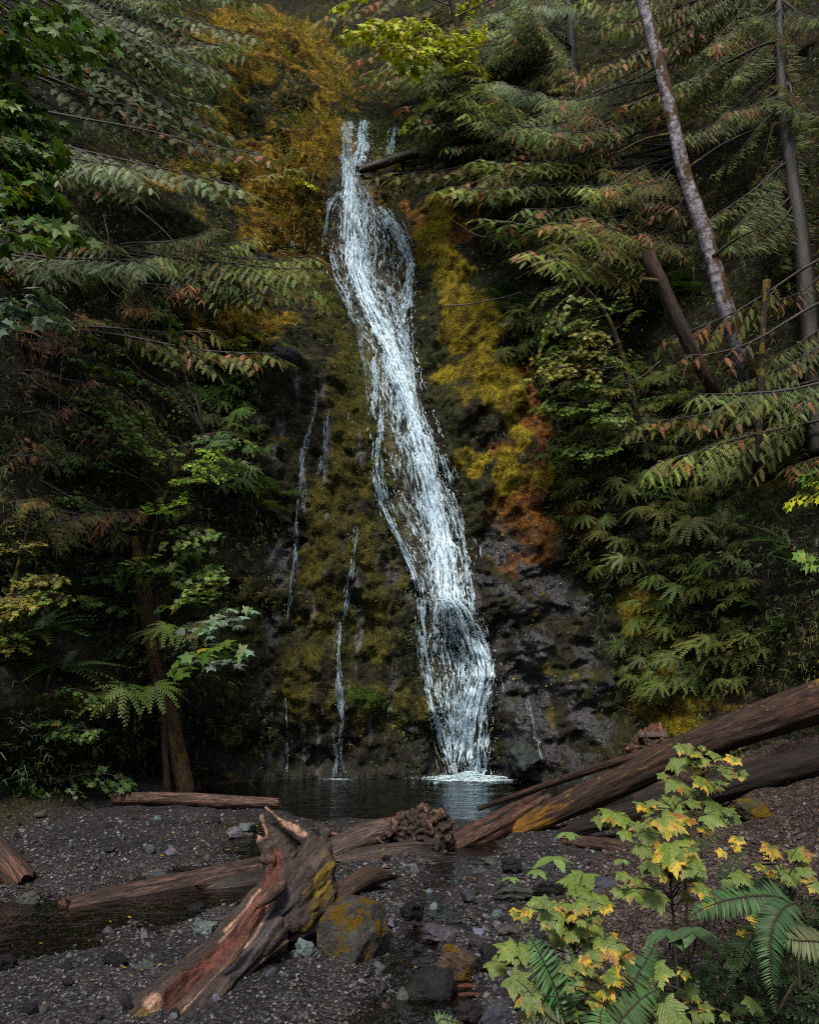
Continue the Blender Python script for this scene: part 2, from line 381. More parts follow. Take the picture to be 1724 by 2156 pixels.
alc = sstep(.3, .7, pline(U, Vv, [(900, 560, 25), (920, 760, 35), (960, 950, 40), (1000, 1060, 40)]) + nz * .2)
col = mixc(col, alc, (.022, .026, .010))
org = sstep(.3, .65, np.maximum.reduce([pline(U, Vv, [(1100, 780, 34), (1130, 860, 34), (1128, 940, 30)]), blob(U, Vv, 1050, 940, 40, 34) * .8, pline(U, Vv, [(1110, 1020, 40), (1120, 1140, 60), (1080, 1160, 50)]), blob(U, Vv, 880, 480, 20, 60), blob(U, Vv, 960, 500, 40, 50), blob(U, Vv, 1360, 1330, 30, 80), blob(U, Vv, 1220, 1100, 50, 60) * .8]) + nz * .3)
col = mixc(col, org, (.135, .060, .014)); col = mixc(col, org * sstep(0, .4, -nz), (.055, .02, .008))
oli = sstep(.2, .5, np.maximum.reduce([pline(U, Vv, [(905, 480, 24), (945, 560, 42), (990, 680, 54), (1020, 780, 58), (1065, 830, 40), (1080, 900, 18)]), blob(U, Vv, 1000, 970, 34, 34), pline(U, Vv, [(1060, 950, 20), (1090, 1010, 36), (1170, 1010, 34)]), blob(U, Vv, 930, 700, 18, 26), blob(U, Vv, 885, 500, 10, 30), blob(U, Vv, 1390, 1420, 50, 70) * .9, blob(U, Vv, 1340, 1280, 60, 60) * .8, blob(U, Vv, 1400, 1510, 60, 30)]) + nz * .16)
col = mixc(col, oli, (.20, .165, .014)); col = mixc(col, oli * sstep(.0, .45, nz), (.29, .235, .018)); col = mixc(col, .55 * sstep(.4, .9, pline(u0, v0, [(940, 560, 14), (990, 690, 18), (1035, 800, 18)])), (.24, .20, .018)); col = mixc(col, oli * sstep(.1, .5, -nz), (.10, .07, .012)); mossy = np.maximum(mossy, oli)
rmask = rockm * (1 - sstep(.35, .6, cush * 1.2 + fbm(X * 2.2, Z * 2.2, 30, 4) * .8 + .1) * .9)
grey = np.array([.017, .018, .022]) * (1 + .5 * fbm(X * 3, Z * 3, 21, 4))[..., None]
col = col * (1 - rmask[..., None]) + grey * rmask[..., None]
wet = np.maximum(wet, rmask); 
drip_glint = sstep(.62, .8, .5 + .5 * fbm(X * 4.2, Z * .8, 40, 4)) * sstep(.25, .6, buttress) * sstep(700, 900, v0)
col = mixc(col, drip_glint * .75, (.075, .080, .095)); wet = np.maximum(wet, drip_glint)  # wet drips, their bluish glints painted into the colour
nf = sstep(.35, .75, fallm); col = mixc(col, nf * .55, (.030, .028, .018)); wet = np.maximum(wet, nf * .8)
led = sstep(.35, .6, blob(u0, v0, 588, 772, 75, 20) + .3 * nz); col = mixc(col, led, np.array([.085, .085, .098]))
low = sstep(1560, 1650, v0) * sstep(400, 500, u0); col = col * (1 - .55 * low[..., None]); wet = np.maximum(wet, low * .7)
mossy *= 1 - wet
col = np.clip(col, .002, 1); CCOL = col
V = np.stack([X, YG, Z], -1).reshape(-1, 3)
nzr, nxr = X.shape
idx = np.arange(nzr * nxr).reshape(nzr, nxr)
F = np.stack([idx[:-1, :-1], idx[:-1, 1:], idx[1:, 1:], idx[1:, :-1]], -1).reshape(-1, 4)
t = NT("cliff_face")
pos = t.geo().outputs['Position']
wa = t.n('ShaderNodeAttribute', attribute_name='wet').outputs['Fac']
mo = t.n('ShaderNodeAttribute', attribute_name='moss').outputs['Fac']
nA = t.noise(pos, 9, 4, .7); nB = t.noise(pos, 45, 2, .65); vo = t.voro(t.mapv(pos, (1, .6, .8)), 16).outputs['Distance']
c = t.mix(1.0, t.attr(), t.mix(t.ramp(nA, .28, .72), (.35, .34, .33), (1.55, 1.5, 1.45)), 'MULTIPLY')
c = t.mix(1.0, c, t.mix(t.ramp(nB, .3, .7), (.5, .5, .5), (1.5, 1.5, 1.5)), 'MULTIPLY')
h1 = t.math('ADD', t.math('MULTIPLY', nA, .9), t.math('MULTIPLY', nB, .5))
wsm = t.math('SUBTRACT', 1.0, t.math('MULTIPLY', wa, .75))
h1 = t.math('ADD', t.math('MULTIPLY', nA, .9), t.math('MULTIPLY', t.math('MULTIPLY', nB, wsm), .5))
h = t.mix(mo, t.math('ADD', h1, t.math('MULTIPLY', vo, -.3)), t.math('ADD', t.math('MULTIPLY', nB, 1.0), h1))
rg = t.mix(wa, (.9,) * 3, t.mix(t.ramp(nA, .35, .65), (.28,) * 3, (.6,) * 3))
sh = t.pbsdf(c, rg, t.bump(h, 1.0, .07), t.mix(wa, (.15,) * 3, (.5,) * 3))
cliff_mat = t.done(sh)
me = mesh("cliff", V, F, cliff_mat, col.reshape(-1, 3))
for nm, a in (('wet', wet), ('moss', mossy)):
    at_ = me.attributes.new(nm, 'FLOAT', 'POINT'); at_.data.foreach_set('value', a.ravel().astype(np.float32))
cliff = link("cliff", me); cliff['kind'] = 'structure'

# ------------------------------------------------------------------ ground
def gY(v): return CH / np.tan(np.arctan((np.asarray(v, float) - 1078) / FP) - PITCH)
def gp(u, v, z=0.0):
    """point of the level z seen in the photo direction"""
    u = np.asarray(u, float); v = np.asarray(v, float)
    y = (1078 - v) / FP; k = (z - CH) / (sp + y * cp)
    return np.stack(np.broadcast_arrays((u - 862) / FP * k, (cp - y * sp) * k, z + 0 * k), -1)
def carve(x, y, pts):
    best = np.zeros(np.shape(x))
    P = [(*gp(u, v)[:2], r) for u, v, r in pts]
    for (a, b, r0), (c, d, r1) in zip(P[:-1], P[1:]):
        du, dv = c - a, d - b
        tt = np.clip(((x - a) * du + (y - b) * dv) / (du * du + dv * dv + 1e-9), 0, 1)
        best = np.maximum(best, np.exp(-((x - a - tt * du) ** 2 + (y - b - tt * dv) ** 2) / (r0 + tt * (r1 - r0)) ** 2))
    return best
toe_y = np.array([-6, 0, 3, 4.57, 6.3, 7.8, 9.3, 12, 16, 20]); toe_x = np.array([.6, .1, .25, .55, .95, 1.45, 2.1, 3.1, 3.6, 4])
def ground_z(x, y):
    x = np.asarray(x, float); y = np.asarray(y, float)
    n = fbm(x * .9, y * .9, 50, 5)
    z = .085 + .05 * n
    wx, wy = x + .25 * fbm(x * 1.3, y * 1.3, 61, 3), y + .4 * fbm(x * 1.3, y * 1.3, 71, 3)
    pool = sstep(1.15, .75, np.sqrt(((wx - .2) / 3.6) ** 2 + ((wy - 14.4) / 3.4) ** 2))
    z = z - .5 * pool
    z = z - .17 * carve(wx, wy, [(640, 1770, .7), (560, 1835, .5), (420, 1890, .6), (250, 1925, .75), (60, 1940, .8), (-300, 1960, .9)])
    z = z - .12 * carve(wx, wy, [(560, 1745, .5), (600, 1800, .5)]) - .11 * carve(wx, wy, [(540, 1838, .22), (200, 1842, .2), (0, 1850, .25), (-200, 1850, .3)])
    z = z - .12 * carve(wx, wy, [(960, 1760, .6), (1000, 1800, .4), (930, 1880, .35), (900, 1990, .3), (860, 2080, .35), (800, 2200, .4)])
    b = np.maximum(0, x - np.interp(y, toe_y, toe_x) + .15 * n)
    z = z + .40 * b * b / (b + .5) + .08 * n * np.minimum(b, 1)
    lb = np.maximum(0, -x - np.interp(y, [0, 8, 11, 14], [4.5, 5.2, 4.6, 3.6]))
    z = z + .45 * lb * lb / (lb + .6)
    z = z + np.maximum(0, 2 - y) * .05
    return z + .018 * fbm(x * 5, y * 5, 80, 4)
gxs = gline([(-22, -6, .4), (-6, 6, .045), (6, 22.1, .4)]); gys = gline([(-20, 2.4, .5), (2.4, 9, .035), (9, 17.6, .06), (17.6, 22, .4)])
GX, GY = np.meshgrid(gxs, gys); GZ = ground_z(GX, GY)
nr, nc = GX.shape; idx = np.arange(nr * nc).reshape(nr, nc)
F = np.stack([idx[:-1, :-1], idx[:-1, 1:], idx[1:, 1:], idx[1:, :-1]], -1).reshape(-1, 4)
bank = np.clip((GX - np.interp(GY, toe_y, toe_x)) / .6, 0, 1)
wetg = sstep(.075, .0, GZ) * (1 - bank)
gcol = np.zeros(GX.shape + (3,)) + np.array([.022, .0215, .025])
gcol = mixc(gcol, bank, (.045, .032, .028)); gcol = mixc(gcol, wetg * .8, (.018, .015, .013))
gcol = gcol * (1 + .5 * fbm(GX * 1.5, GY * 1.5, 90, 4))[..., None]
soil = bank * sstep(5.2, 4.2, GY); gcol = mixc(gcol, soil * .7, (.020, .013, .009))
lft = sstep(-4.3, -5.2, GX); gcol = mixc(gcol, lft, (.03, .028, .012))
t = NT("gravel_ground")
pos = t.geo().outputs['Position']
wa = t.n('ShaderNodeAttribute', attribute_name='wet').outputs['Fac']
v1 = t.voro(pos, 34); v2 = t.voro(pos, 85); v3 = t.voro(pos, 15)
hs = t.n('ShaderNodeSeparateColor'); t.l(v1.outputs['Color'], hs.inputs[0]); hs2 = t.n('ShaderNodeSeparateColor'); t.l(v2.outputs['Color'], hs2.inputs[0])
c = t.mix(1.0, t.attr(), t.mix(hs.outputs[0], (.35, .33, .32), (1.75, 1.7, 1.7)), 'MULTIPLY')
c = t.mix(1.0, c, t.mix(hs2.outputs[0], (.45, .45, .47), (1.6, 1.55, 1.5)), 'MULTIPLY')
c = t.mix(t.ramp(v1.outputs['Distance'], .35, .75), c, t.mix(.7, c, (.004, .004, .004)))
h = t.math('SUBTRACT', 1.0, t.math('ADD', t.math('MULTIPLY', v1.outputs['Distance'], .8), t.math('MULTIPLY', v2.outputs['Distance'], .3)))
ground_mat = t.done(t.pbsdf(c, t.mix(wa, (.8,) * 3, (.35,) * 3), t.bump(h, 1.0, .02), t.mix(wa, (.2,) * 3, (.5,) * 3)))
me = mesh("ground", np.stack([GX, GY, GZ], -1).reshape(-1, 3), F, ground_mat, np.clip(gcol, .002, 1).reshape(-1, 3))
a_ = me.attributes.new('wet', 'FLOAT', 'POINT'); a_.data.foreach_set('value', wetg.ravel().astype(np.float32))
link("ground", me)['kind'] = 'structure'

# ------------------------------------------------------------------ water of pool and stream
wxs = gline([(-10, 6, .08)]); wys = gline([(2, 18.5, .08)])
WX, WY = np.meshgrid(wxs, wys)
fb = gp(985, 1642)
dist = np.hypot(WX - fb[0], WY - fb[1])
WZ = .004 * fbm(WX * 2.2, WY * 3.2, 5, 3) + .014 * np.sin(dist * 9 + 1.5 * fbm(WX, WY, 2, 3)) * np.exp(-dist / 1.2)
nr, nc = WX.shape; idx = np.arange(nr * nc).reshape(nr, nc)
F = np.stack([idx[:-1, :-1], idx[:-1, 1:], idx[1:, 1:], idx[1:, :-1]], -1).reshape(-1, 4)
t = NT("stream_water")
pos = t.geo().outputs['Position']
h = t.math('ADD', t.noise(t.mapv(pos, (1, 1.4, 1)), 3.2, 4, .5, .5), t.math('MULTIPLY', t.noise(pos, 14, 3), .3))
bmp = t.bump(h, .5, .05)
gl = t.n('ShaderNodeBsdfGlossy'); gl.inputs['Roughness'].default_value = .06; t.l(bmp, gl.inputs['Normal']); gl.inputs[0].default_value = (.9, .95, 1, 1)
tr = t.n('ShaderNodeBsdfTransparent'); tr.inputs[0].default_value = (.52, .50, .44, 1)
fr = t.n('ShaderNodeFresnel'); fr.inputs[0].default_value = 1.33; t.l(bmp, fr.inputs['Normal'])
mx = t.n('ShaderNodeMixShader'); t.l(fr.outputs[0], mx.inputs[0]); t.l(tr.outputs[0], mx.inputs[1]); t.l(gl.outputs[0], mx.inputs[2])
link("water", mesh("water", np.stack([WX, WY, WZ], -1).reshape(-1, 3), F, t.done(mx.outputs[0])))['kind'] = 'structure'
# ------------------------------------------------------------------ waterfall
def white_water_material(name, lo=.42, hi=.62):
    t = NT(name)
    uv = t.tc('UV')
    a = t.noise(t.mapv(uv, (9, 1.6, 1)), 1.0, 5, .6, .4); b = t.noise(t.mapv(uv, (26, 5, 1)), 1.0, 4, .6, .3)
    al = t.math('ADD', t.math('MULTIPLY', a, .65), t.math('MULTIPLY', b, .35))
    cs = t.n('ShaderNodeSeparateColor'); t.l(t.attr(), cs.inputs[0])
    al = t.ramp(t.math('ADD', al, t.math('SUBTRACT', cs.outputs[0], .5)), lo, hi)
    c = t.mix(al, (.10, .16, .21), (.45, .60, .68))
    p = t.pbsdf(c, .3, t.bump(b, .6, .03), .5)
    tr = t.n('ShaderNodeBsdfTransparent')
    mx = t.n('ShaderNodeMixShader'); t.l(t.math('MULTIPLY', al, .75), mx.inputs[0]); t.l(tr.outputs[0], mx.inputs[1]); t.l(p, mx.inputs[2])
    return t.done(mx.outputs[0])
film_mat = white_water_material("falling_water_film", .36, .80)
t = NT("falling_water")
c = t.mix(1.0, (.60, .76, .84), t.attr(), 'MULTIPLY')
p = t.pbsdf(c, .3, None, .5); tl = t.n('ShaderNodeBsdfTranslucent'); t.l(c, tl.inputs[0])
mx = t.n('ShaderNodeMixShader'); mx.inputs[0].default_value = .3; t.l(p, mx.inputs[1]); t.l(tl.outputs[0], mx.inputs[2])
drop_mat = t.done(mx.outputs[0])
t = NT("falling_water_streak")      # soft-edged streaks
c = t.mix(1.0, (.62, .82, .93), t.attr(), 'MULTIPLY')
p = t.pbsdf(c, .4, None, .4); tl = t.n('ShaderNodeBsdfTranslucent'); t.l(c, tl.inputs[0])
mx = t.n('ShaderNodeMixShader'); mx.inputs[0].default_value = .3; t.l(p, mx.inputs[1]); t.l(tl.outputs[0], mx.inputs[2])
su = t.n('ShaderNodeSeparateXYZ'); t.l(t.tc('UV'), su.inputs[0])
ax_ = t.math('SUBTRACT', 1.0, t.math('MULTIPLY', su.outputs[0], su.outputs[0])); ay_ = t.math('SINE', t.math('MULTIPLY', su.outputs[1], math.pi))
br = t.ramp(t.noise(t.geo().outputs['Position'], 26, 2, .6), .30, .62)
al = t.math('MULTIPLY', t.math('MULTIPLY', t.math('POWER', ax_, 1.2), t.math('POWER', ay_, .7)), t.lin(br, 0, 1, .42, .95))
tr = t.n('ShaderNodeBsdfTransparent'); m2 = t.n('ShaderNodeMixShader'); t.l(al, m2.inputs[0]); t.l(tr.outputs[0], m2.inputs[1]); t.l(mx.outputs[0], m2.inputs[2])
streak_mat = t.done(m2.outputs[0])
def polyt(pts, n):
    return catmull(np.array(pts, float), n)
def smooth1(a, k):
    w = np.ones(k) / k; p = np.pad(a, (k // 2, k - 1 - k // 2), mode='edge'); return np.convolve(p, w, 'valid')
def stream(name, pts, parent, dens, film=.5, off=.10, lmin=.05, lmax=.36, wid=(.003, .011), bright=(.55, 1.0), spread=1.0, spray=.25, core=0.0):
    """pts: (u, v, half width) down the middle; ribbons of water run along it over the rock, with a thin film beneath"""
    N = 160
    P = polyt(pts, N)
    mb = MB()
    S = 13
    s = np.linspace(-1, 1, S)
    uu = P[:, :1] + s[None] * P[:, 2:3]; vv = np.repeat(P[:, 1:2], S, 1)
    H = hit(uu.ravel(), vv.ravel()).reshape(N, S, 3)
    Yd = np.stack([smooth1(H[:, j, 1], 9) for j in range(S)], 1)
    Yd = np.minimum(Yd, H[:, :, 1] + .03) - off * .6
    W = at(uu, vv, Yd)
    L = np.concatenate([[0], np.cumsum(np.linalg.norm(np.diff(W[:, S // 2], axis=0), axis=1))])
    width = np.linalg.norm(W[:, -1] - W[:, 0], axis=1)
    idx = np.arange(N * S).reshape(N, S)
    Fq = np.stack([idx[:-1, :-1], idx[:-1, 1:], idx[1:, 1:], idx[1:, :-1]], -1).reshape(-1, 4)
    uvm = np.stack(np.broadcast_arrays(s[None] * width.mean() * .5 + len(name), L[:, None]), -1).reshape(-1, 2)
    edge = (1 - np.abs(s) ** 3)[None] * film + 0 * L[:, None]
    edge = edge * (sstep(0, .2, L / L[-1]) * (1 - .5 * sstep(.85, 1, L / L[-1])))[:, None]
    mb.add(W.reshape(-1, 3), Fq, np.repeat(edge.reshape(-1, 1), 3, 1), uvm, 1)
    area = (np.diff(L) * (width[1:] + width[:-1]) / 2).sum()
    n = int(dens * area)
    K = 9
    t0 = R.rand(n) * L[-1] - .2; ln = lmin + (lmax - lmin) * R.rand(n) ** 2
    tt = t0[:, None] + ln[:, None] * np.linspace(0, 1, K)[None]
    tt = np.clip(tt, 0, L[-1])
    f = np.interp(tt, L, np.arange(N))
    sx = np.clip(R.randn(n) * .46, -1.5, 1.5)
    if core: 
        k = R.rand(n) < core; sx[k] *= .5
    sx = sx * spread
    wig = .26 * pn(sx[:, None] * 4 + 3, tt * 1.1, len(name) * 1.3) + .12 * pn(sx[:, None] * 25, tt * 5, 4.4)
    wmod = 1 + .30 * pn(tt * 1.1, 3.3 + len(name), P[0, 0] * .1)
    qx = (sx[:, None] + wig) * wmod; q = np.clip((qx + 1) / 2 * (S - 1), 0, S - 1.001)
    # gaps: ribbons are dropped where a stretched noise says the rock shows
    gap = pn(sx * 3.1 * width.mean() + 7, t0 * .9, len(name)) + .6 * pn(sx * 9 * width.mean(), t0 * 2.2, 3) + .35 * pn(sx * 20 * width.mean(), t0 * 6, 3)
    keep = gap > .13 - .5 * film
    i0 = np.clip(f.astype(int), 0, N - 2); fi = (f - i0)[..., None]; j0 = q.astype(int); fj = (q - j0)[..., None]
    Q = (W[i0, j0] * (1 - fj) + W[i0, j0 + 1] * fj) * (1 - fi) + (W[i0 + 1, j0] * (1 - fj) + W[i0 + 1, j0 + 1] * fj) * fi
    ex = np.clip(np.abs(qx) - 1, 0, None) * np.sign(qx); wl = np.interp(tt, L, width) / 2; Q[..., 0] += ex * wl
    out = R.rand(n) ** 2 * off
    Q[..., 1] -= (out + .01)[:, None] + .03 * np.sin(np.linspace(0, math.pi, K))[None] * R.rand(n)[:, None]
    w = 2.7 * (wid[0] + (wid[1] - wid[0]) * R.rand(n) ** 2)[:, None] * np.sin(np.linspace(.12, math.pi - .06, K))[None] ** .6
    side = np.array([1.0, 0, 0])
    tw = R.randn(n, 1, 1) * .35
    side = nrm(np.array([1., 0, 0])[None, None] + tw * np.array([0, 1., 0])[None, None])
    cc = bright[0] * .7 + (bright[1] - bright[0] * .7) * R.rand(n) ** .9
    base = np.stack([cc * (.72 + .36 * cc), cc * (.88 + .14 * cc), cc * 1.03], -1)
    Vr = np.stack([Q - side * w[..., None], Q + np.array([0, -.35, 0]) * w[..., None], Q + side * w[..., None]], 2)[keep]
    m = keep.sum()
    ii = np.arange(m * K * 3).reshape(m, K, 3)
    Fr = np.concatenate([np.stack([ii[:, :-1, a], ii[:, :-1, a + 1], ii[:, 1:, a + 1], ii[:, 1:, a]], -1).reshape(-1, 4) for a in (0, 1)])
    ruv = np.stack(np.broadcast_arrays(np.array([-1., 0, 1.])[None, None], np.linspace(0, 1, K)[None, :, None], np.zeros((m, K, 3)))[:2], -1).reshape(-1, 2)
    mb.add(Vr.reshape(-1, 3), Fr, np.repeat(base[keep], K * 3, 0), ruv, 2)
    # drops thrown out at the edges
    nd = int(spray * n)
    if nd:
        td = R.rand(nd) * L[-1]; f = np.interp(td, L, np.arange(N)); i0 = np.clip(f.astype(int), 0, N - 1)
        sd = R.randn(nd) * .75
        mid = W[i0, S // 2]; halfw = (W[i0, -1] - W[i0, 0]) / 2
        c0 = mid + halfw * sd[:, None] + np.stack([R.randn(nd) * .03, -R.rand(nd) * .25, R.randn(nd) * .05], -1)
        r = .003 + .007 * R.rand(nd) ** 2
        tv = np.array([[0, 0, 2.2], [1, 0, 0], [0, -1, 0], [-1, 0, 0], [0, 1, 0], [0, 0, -1.4]]); tf = np.array([[0, 1, 2], [0, 2, 3], [0, 3, 4], [0, 4, 1], [5, 2, 1], [5, 3, 2], [5, 4, 3], [5, 1, 4]])
        e = np.eye(3)
        scatter(mb, (tv, [tf], None, np.zeros((6, 2))), *[np.repeat(e[k:k + 1], nd, 0) for k in range(3)], c0, r, np.repeat((.5 + .5 * R.rand(nd))[:, None], 3, 1))
    return link(name, mb.mesh(name, [drop_mat, film_mat, streak_mat]), parent)
fall = thing("waterfall", "tall white cascade sliding down the mossy rock face into the pool", "waterfall")
stream("upper_stream", [(733, 262, 9), (729, 300, 12), (731, 345, 11), (736, 380, 12)], fall, 1900, .5, .12, bright=(.8, 1.0))
stream("upper_stream", [(765, 258, 8), (764, 300, 11), (757, 335, 16), (745, 356, 14)], fall, 2000, .5, .12, bright=(.8, 1.0))
stream("upper_stream", [(830, 272, 9), (824, 300, 9), (818, 330, 10)], fall, 1300, .45, .08, .06, .3, bright=(.6, .95))
stream("main_cascade", [(735, 350, 11), (738, 385, 16), (745, 410, 34), (757, 450, 46), (765, 520, 50), (768, 580, 46), (785, 640, 42), (812, 700, 42), (835, 780, 44), (852, 850, 46), (868, 920, 50), (885, 1000, 58), (905, 1070, 62), (922, 1140, 56), (936, 1210, 44), (945, 1275, 38)], fall, 900, .46, .16, .05, .38, core=.3, spray=.15)
stream("core_flow", [(733, 380, 8), (742, 440, 18), (745, 510, 22), (752, 570, 20), (772, 630, 17), (800, 690, 17), (826, 750, 18), (850, 820, 17), (872, 890, 17), (890, 960, 18), (905, 1030, 19), (922, 1110, 19), (936, 1180, 20), (944, 1265, 22)], fall, 2600, .78, .22, .08, .5, bright=(1.0, 1.25), spray=.05)
stream("left_strand", [(722, 405, 12), (698, 432, 9), (691, 480, 9), (692, 530, 14), (706, 575, 18), (722, 610, 13), (733, 645, 7), (752, 690, 6)], fall, 800, .28, .07, .06, .3, bright=(.45, .9))
stream("veil", [(815, 455, 22), (838, 520, 32), (842, 590, 30), (846, 660, 24), (852, 740, 20)], fall, 420, .36, .08, .06, .3, bright=(.35, .75), spray=.2)
stream("right_strand", [(800, 440, 14), (828, 480, 14), (850, 520, 12), (864, 560, 9), (858, 610, 13), (852, 660, 16), (852, 720, 16), (858, 780, 14), (868, 850, 14)], fall, 1100, .4, .13)
stream("right_strand", [(822, 460, 7), (838, 500, 9), (856, 535, 10), (866, 560, 8)], fall, 800, .3, .08)
stream("left_strand", [(792, 760, 12), (797, 850, 14), (797, 950, 12), (798, 1020, 13), (818, 1085, 14), (850, 1150, 13), (876, 1210, 12), (886, 1290, 12), (894, 1370, 13), (906, 1450, 14), (925, 1530, 14), (945, 1610, 12)], fall, 1000, .33, .12, .06, .4, bright=(.5, .95))
stream("right_strand", [(925, 960, 12), (948, 1040, 14), (965, 1110, 13), (980, 1190, 11), (992, 1260, 8), (994, 1310, 6)], fall, 700, .22, .10, .06, .3, bright=(.5, .95), spray=.5)
stream("lower_cascade", [(925, 1262, 22), (930, 1320, 26), (938, 1390, 34), (948, 1450, 36), (958, 1520, 38), (968, 1580, 36), (975, 1640, 34)], fall, 700, .25, .18, .05, .35, bright=(.5, .95), spray=.5)
stream("veil", [(948, 1275, 24), (955, 1320, 40), (965, 1380, 52), (972, 1440, 52), (972, 1500, 48)], fall, 620, .30, .2, .05, .3, bright=(.45, .9), spray=.5)
stream("lower_cascade", [(950, 1262, 22), (975, 1290, 25), (995, 1345, 26), (1010, 1395, 26), (1008, 1440, 28), (995, 1490, 32), (987, 1540, 34), (984, 1590, 33), (984, 1642, 33)], fall, 1900, .5, .25, .05, .4, bright=(.8, 1.2), spray=.35)
# foam where the fall meets the pool
mb = MB()
n = 7000
c0 = gp(988, 1638); an = R.rand(n) * 2 * math.pi; rr = np.abs(R.randn(n)) * .27 * (1 + .9 * pn(np.cos(an) * 2.5, np.sin(an) * 2.5, 8.8))
px = c0[0] + rr * np.cos(an) * 1.2; py = c0[1] - .15 + rr * np.sin(an) * .9; hz = .13 * np.exp(-(rr / .28) ** 2) * R.rand(n) + .008
r = .005 + .015 * R.rand(n) ** 2
tv = np.array([[0, 0, .5], [1.2, 0, 0], [0, -1.2, 0], [-1.2, 0, 0], [0, 1.2, 0], [0, 0, -.4]]); tf = np.array([[0, 1, 2], [0, 2, 3], [0, 3, 4], [0, 4, 1], [5, 2, 1], [5, 3, 2], [5, 4, 3], [5, 1, 4]])
ax = np.stack([np.cos(an), np.sin(an), 0 * an], -1); ay = np.stack([-np.sin(an), np.cos(an), 0 * an], -1); az = np.repeat([[0, 0, 1.]], n, 0)
scatter(mb, (tv * [.6, 1.6, 1], [tf], None, np.zeros((6, 2))), ax, ay, az, np.stack([px, py, hz], -1), r, np.repeat((.95 + .35 * R.rand(n))[:, None], 3, 1))
for k in range(60):   # foam rings drifting out
    a0, r0, da = R.rand() * 6.28, .2 + .55 * R.rand(), .3 + R.rand() * .9
    aa = a0 + np.linspace(0, da, 14); rr_ = r0 * (1 + .06 * np.sin(aa * 5 + k))
    pts = np.stack([c0[0] + rr_ * np.cos(aa) * 1.25, c0[1] - .15 + rr_ * np.sin(aa) * .75, 0 * aa + .012], -1)
    V_, F_, u_ = tube(pts, np.interp(np.linspace(0, 1, 14), [0, .5, 1], [.002, .010 + .012 * R.rand(), .002]), 14, 5)
    V_[:, 2] = .012 + (V_[:, 2] - .012) * .35
    mb.add(V_, F_, (1.1, 1.05, 1.0))
link("foam", mb.mesh("foam", [drop_mat]), fall)
# thin trickles over the moss
trs = [([(666, 822, 5), (660, 880, 6), (640, 950, 7), (632, 1020, 5), (627, 1090, 5), (622, 1170, 6), (612, 1250, 5), (603, 1310, 4)], 700, "long thin trickle at the far left of the mossy rock"),
       ([(690, 850, 4), (688, 910, 7), (680, 970, 7), (672, 1000, 5)], 500, "short faint trickle beside the long thin one on the moss"),
       ([(716, 1310, 5), (714, 1380, 4), (716, 1450, 8), (719, 1510, 8), (713, 1570, 6), (712, 1642, 9)], 1500, "bright narrow trickle dropping straight into the pool from the mossy rock"),
       ([(752, 1110, 6), (742, 1190, 9), (732, 1250, 7), (722, 1310, 5)], 450, "wet streak running above the bright narrow trickle"),
       ([(762, 650, 12), (760, 720, 8), (768, 780, 5), (778, 850, 4)], 600, "broken trickle hugging the left edge of the main cascade"),
       ([(602, 1470, 2), (605, 1560, 3), (606, 1635, 3)], 600, "hairline trickle dripping under the dark mossy overhang"),
       ([(1105, 1450, 3), (1122, 1520, 6), (1140, 1600, 7)], 350, "thin trickle over the bare black rock right of the cascade")]
for pts, d, lab in trs:
    tag(stream("trickle", pts, None, d * 1.2, .40, .05, .06, .35, wid=(.0015, .005), bright=(.22, .62), spray=.1), lab, "trickle", "thin trickles beside the fall")
n = 160; c1 = gp(712, 1641); an = R.rand(n) * 6.28; rr = np.abs(R.randn(n)) * .14
mb = MB(); ax = np.stack([np.cos(an), np.sin(an), 0 * an], -1); ay = np.stack([-np.sin(an), np.cos(an), 0 * an], -1); az = np.repeat([[0, 0, 1.]], n, 0)
scatter(mb, (tv * [.6, 1.6, .6], [tf], None, np.zeros((6, 2))), ax, ay, az, np.stack([c1[0] + rr * np.cos(an) * 1.6, c1[1] - .1 + rr * np.sin(an) * .6, 0 * an + .01], -1), .006 + .012 * R.rand(n), np.repeat((.5 + .4 * R.rand(n))[:, None], 3, 1))
tag(link("foam_patch", mb.mesh("foam_patch", [drop_mat])), "small foam patch on the pool under the bright narrow trickle", "foam", kind="stuff")
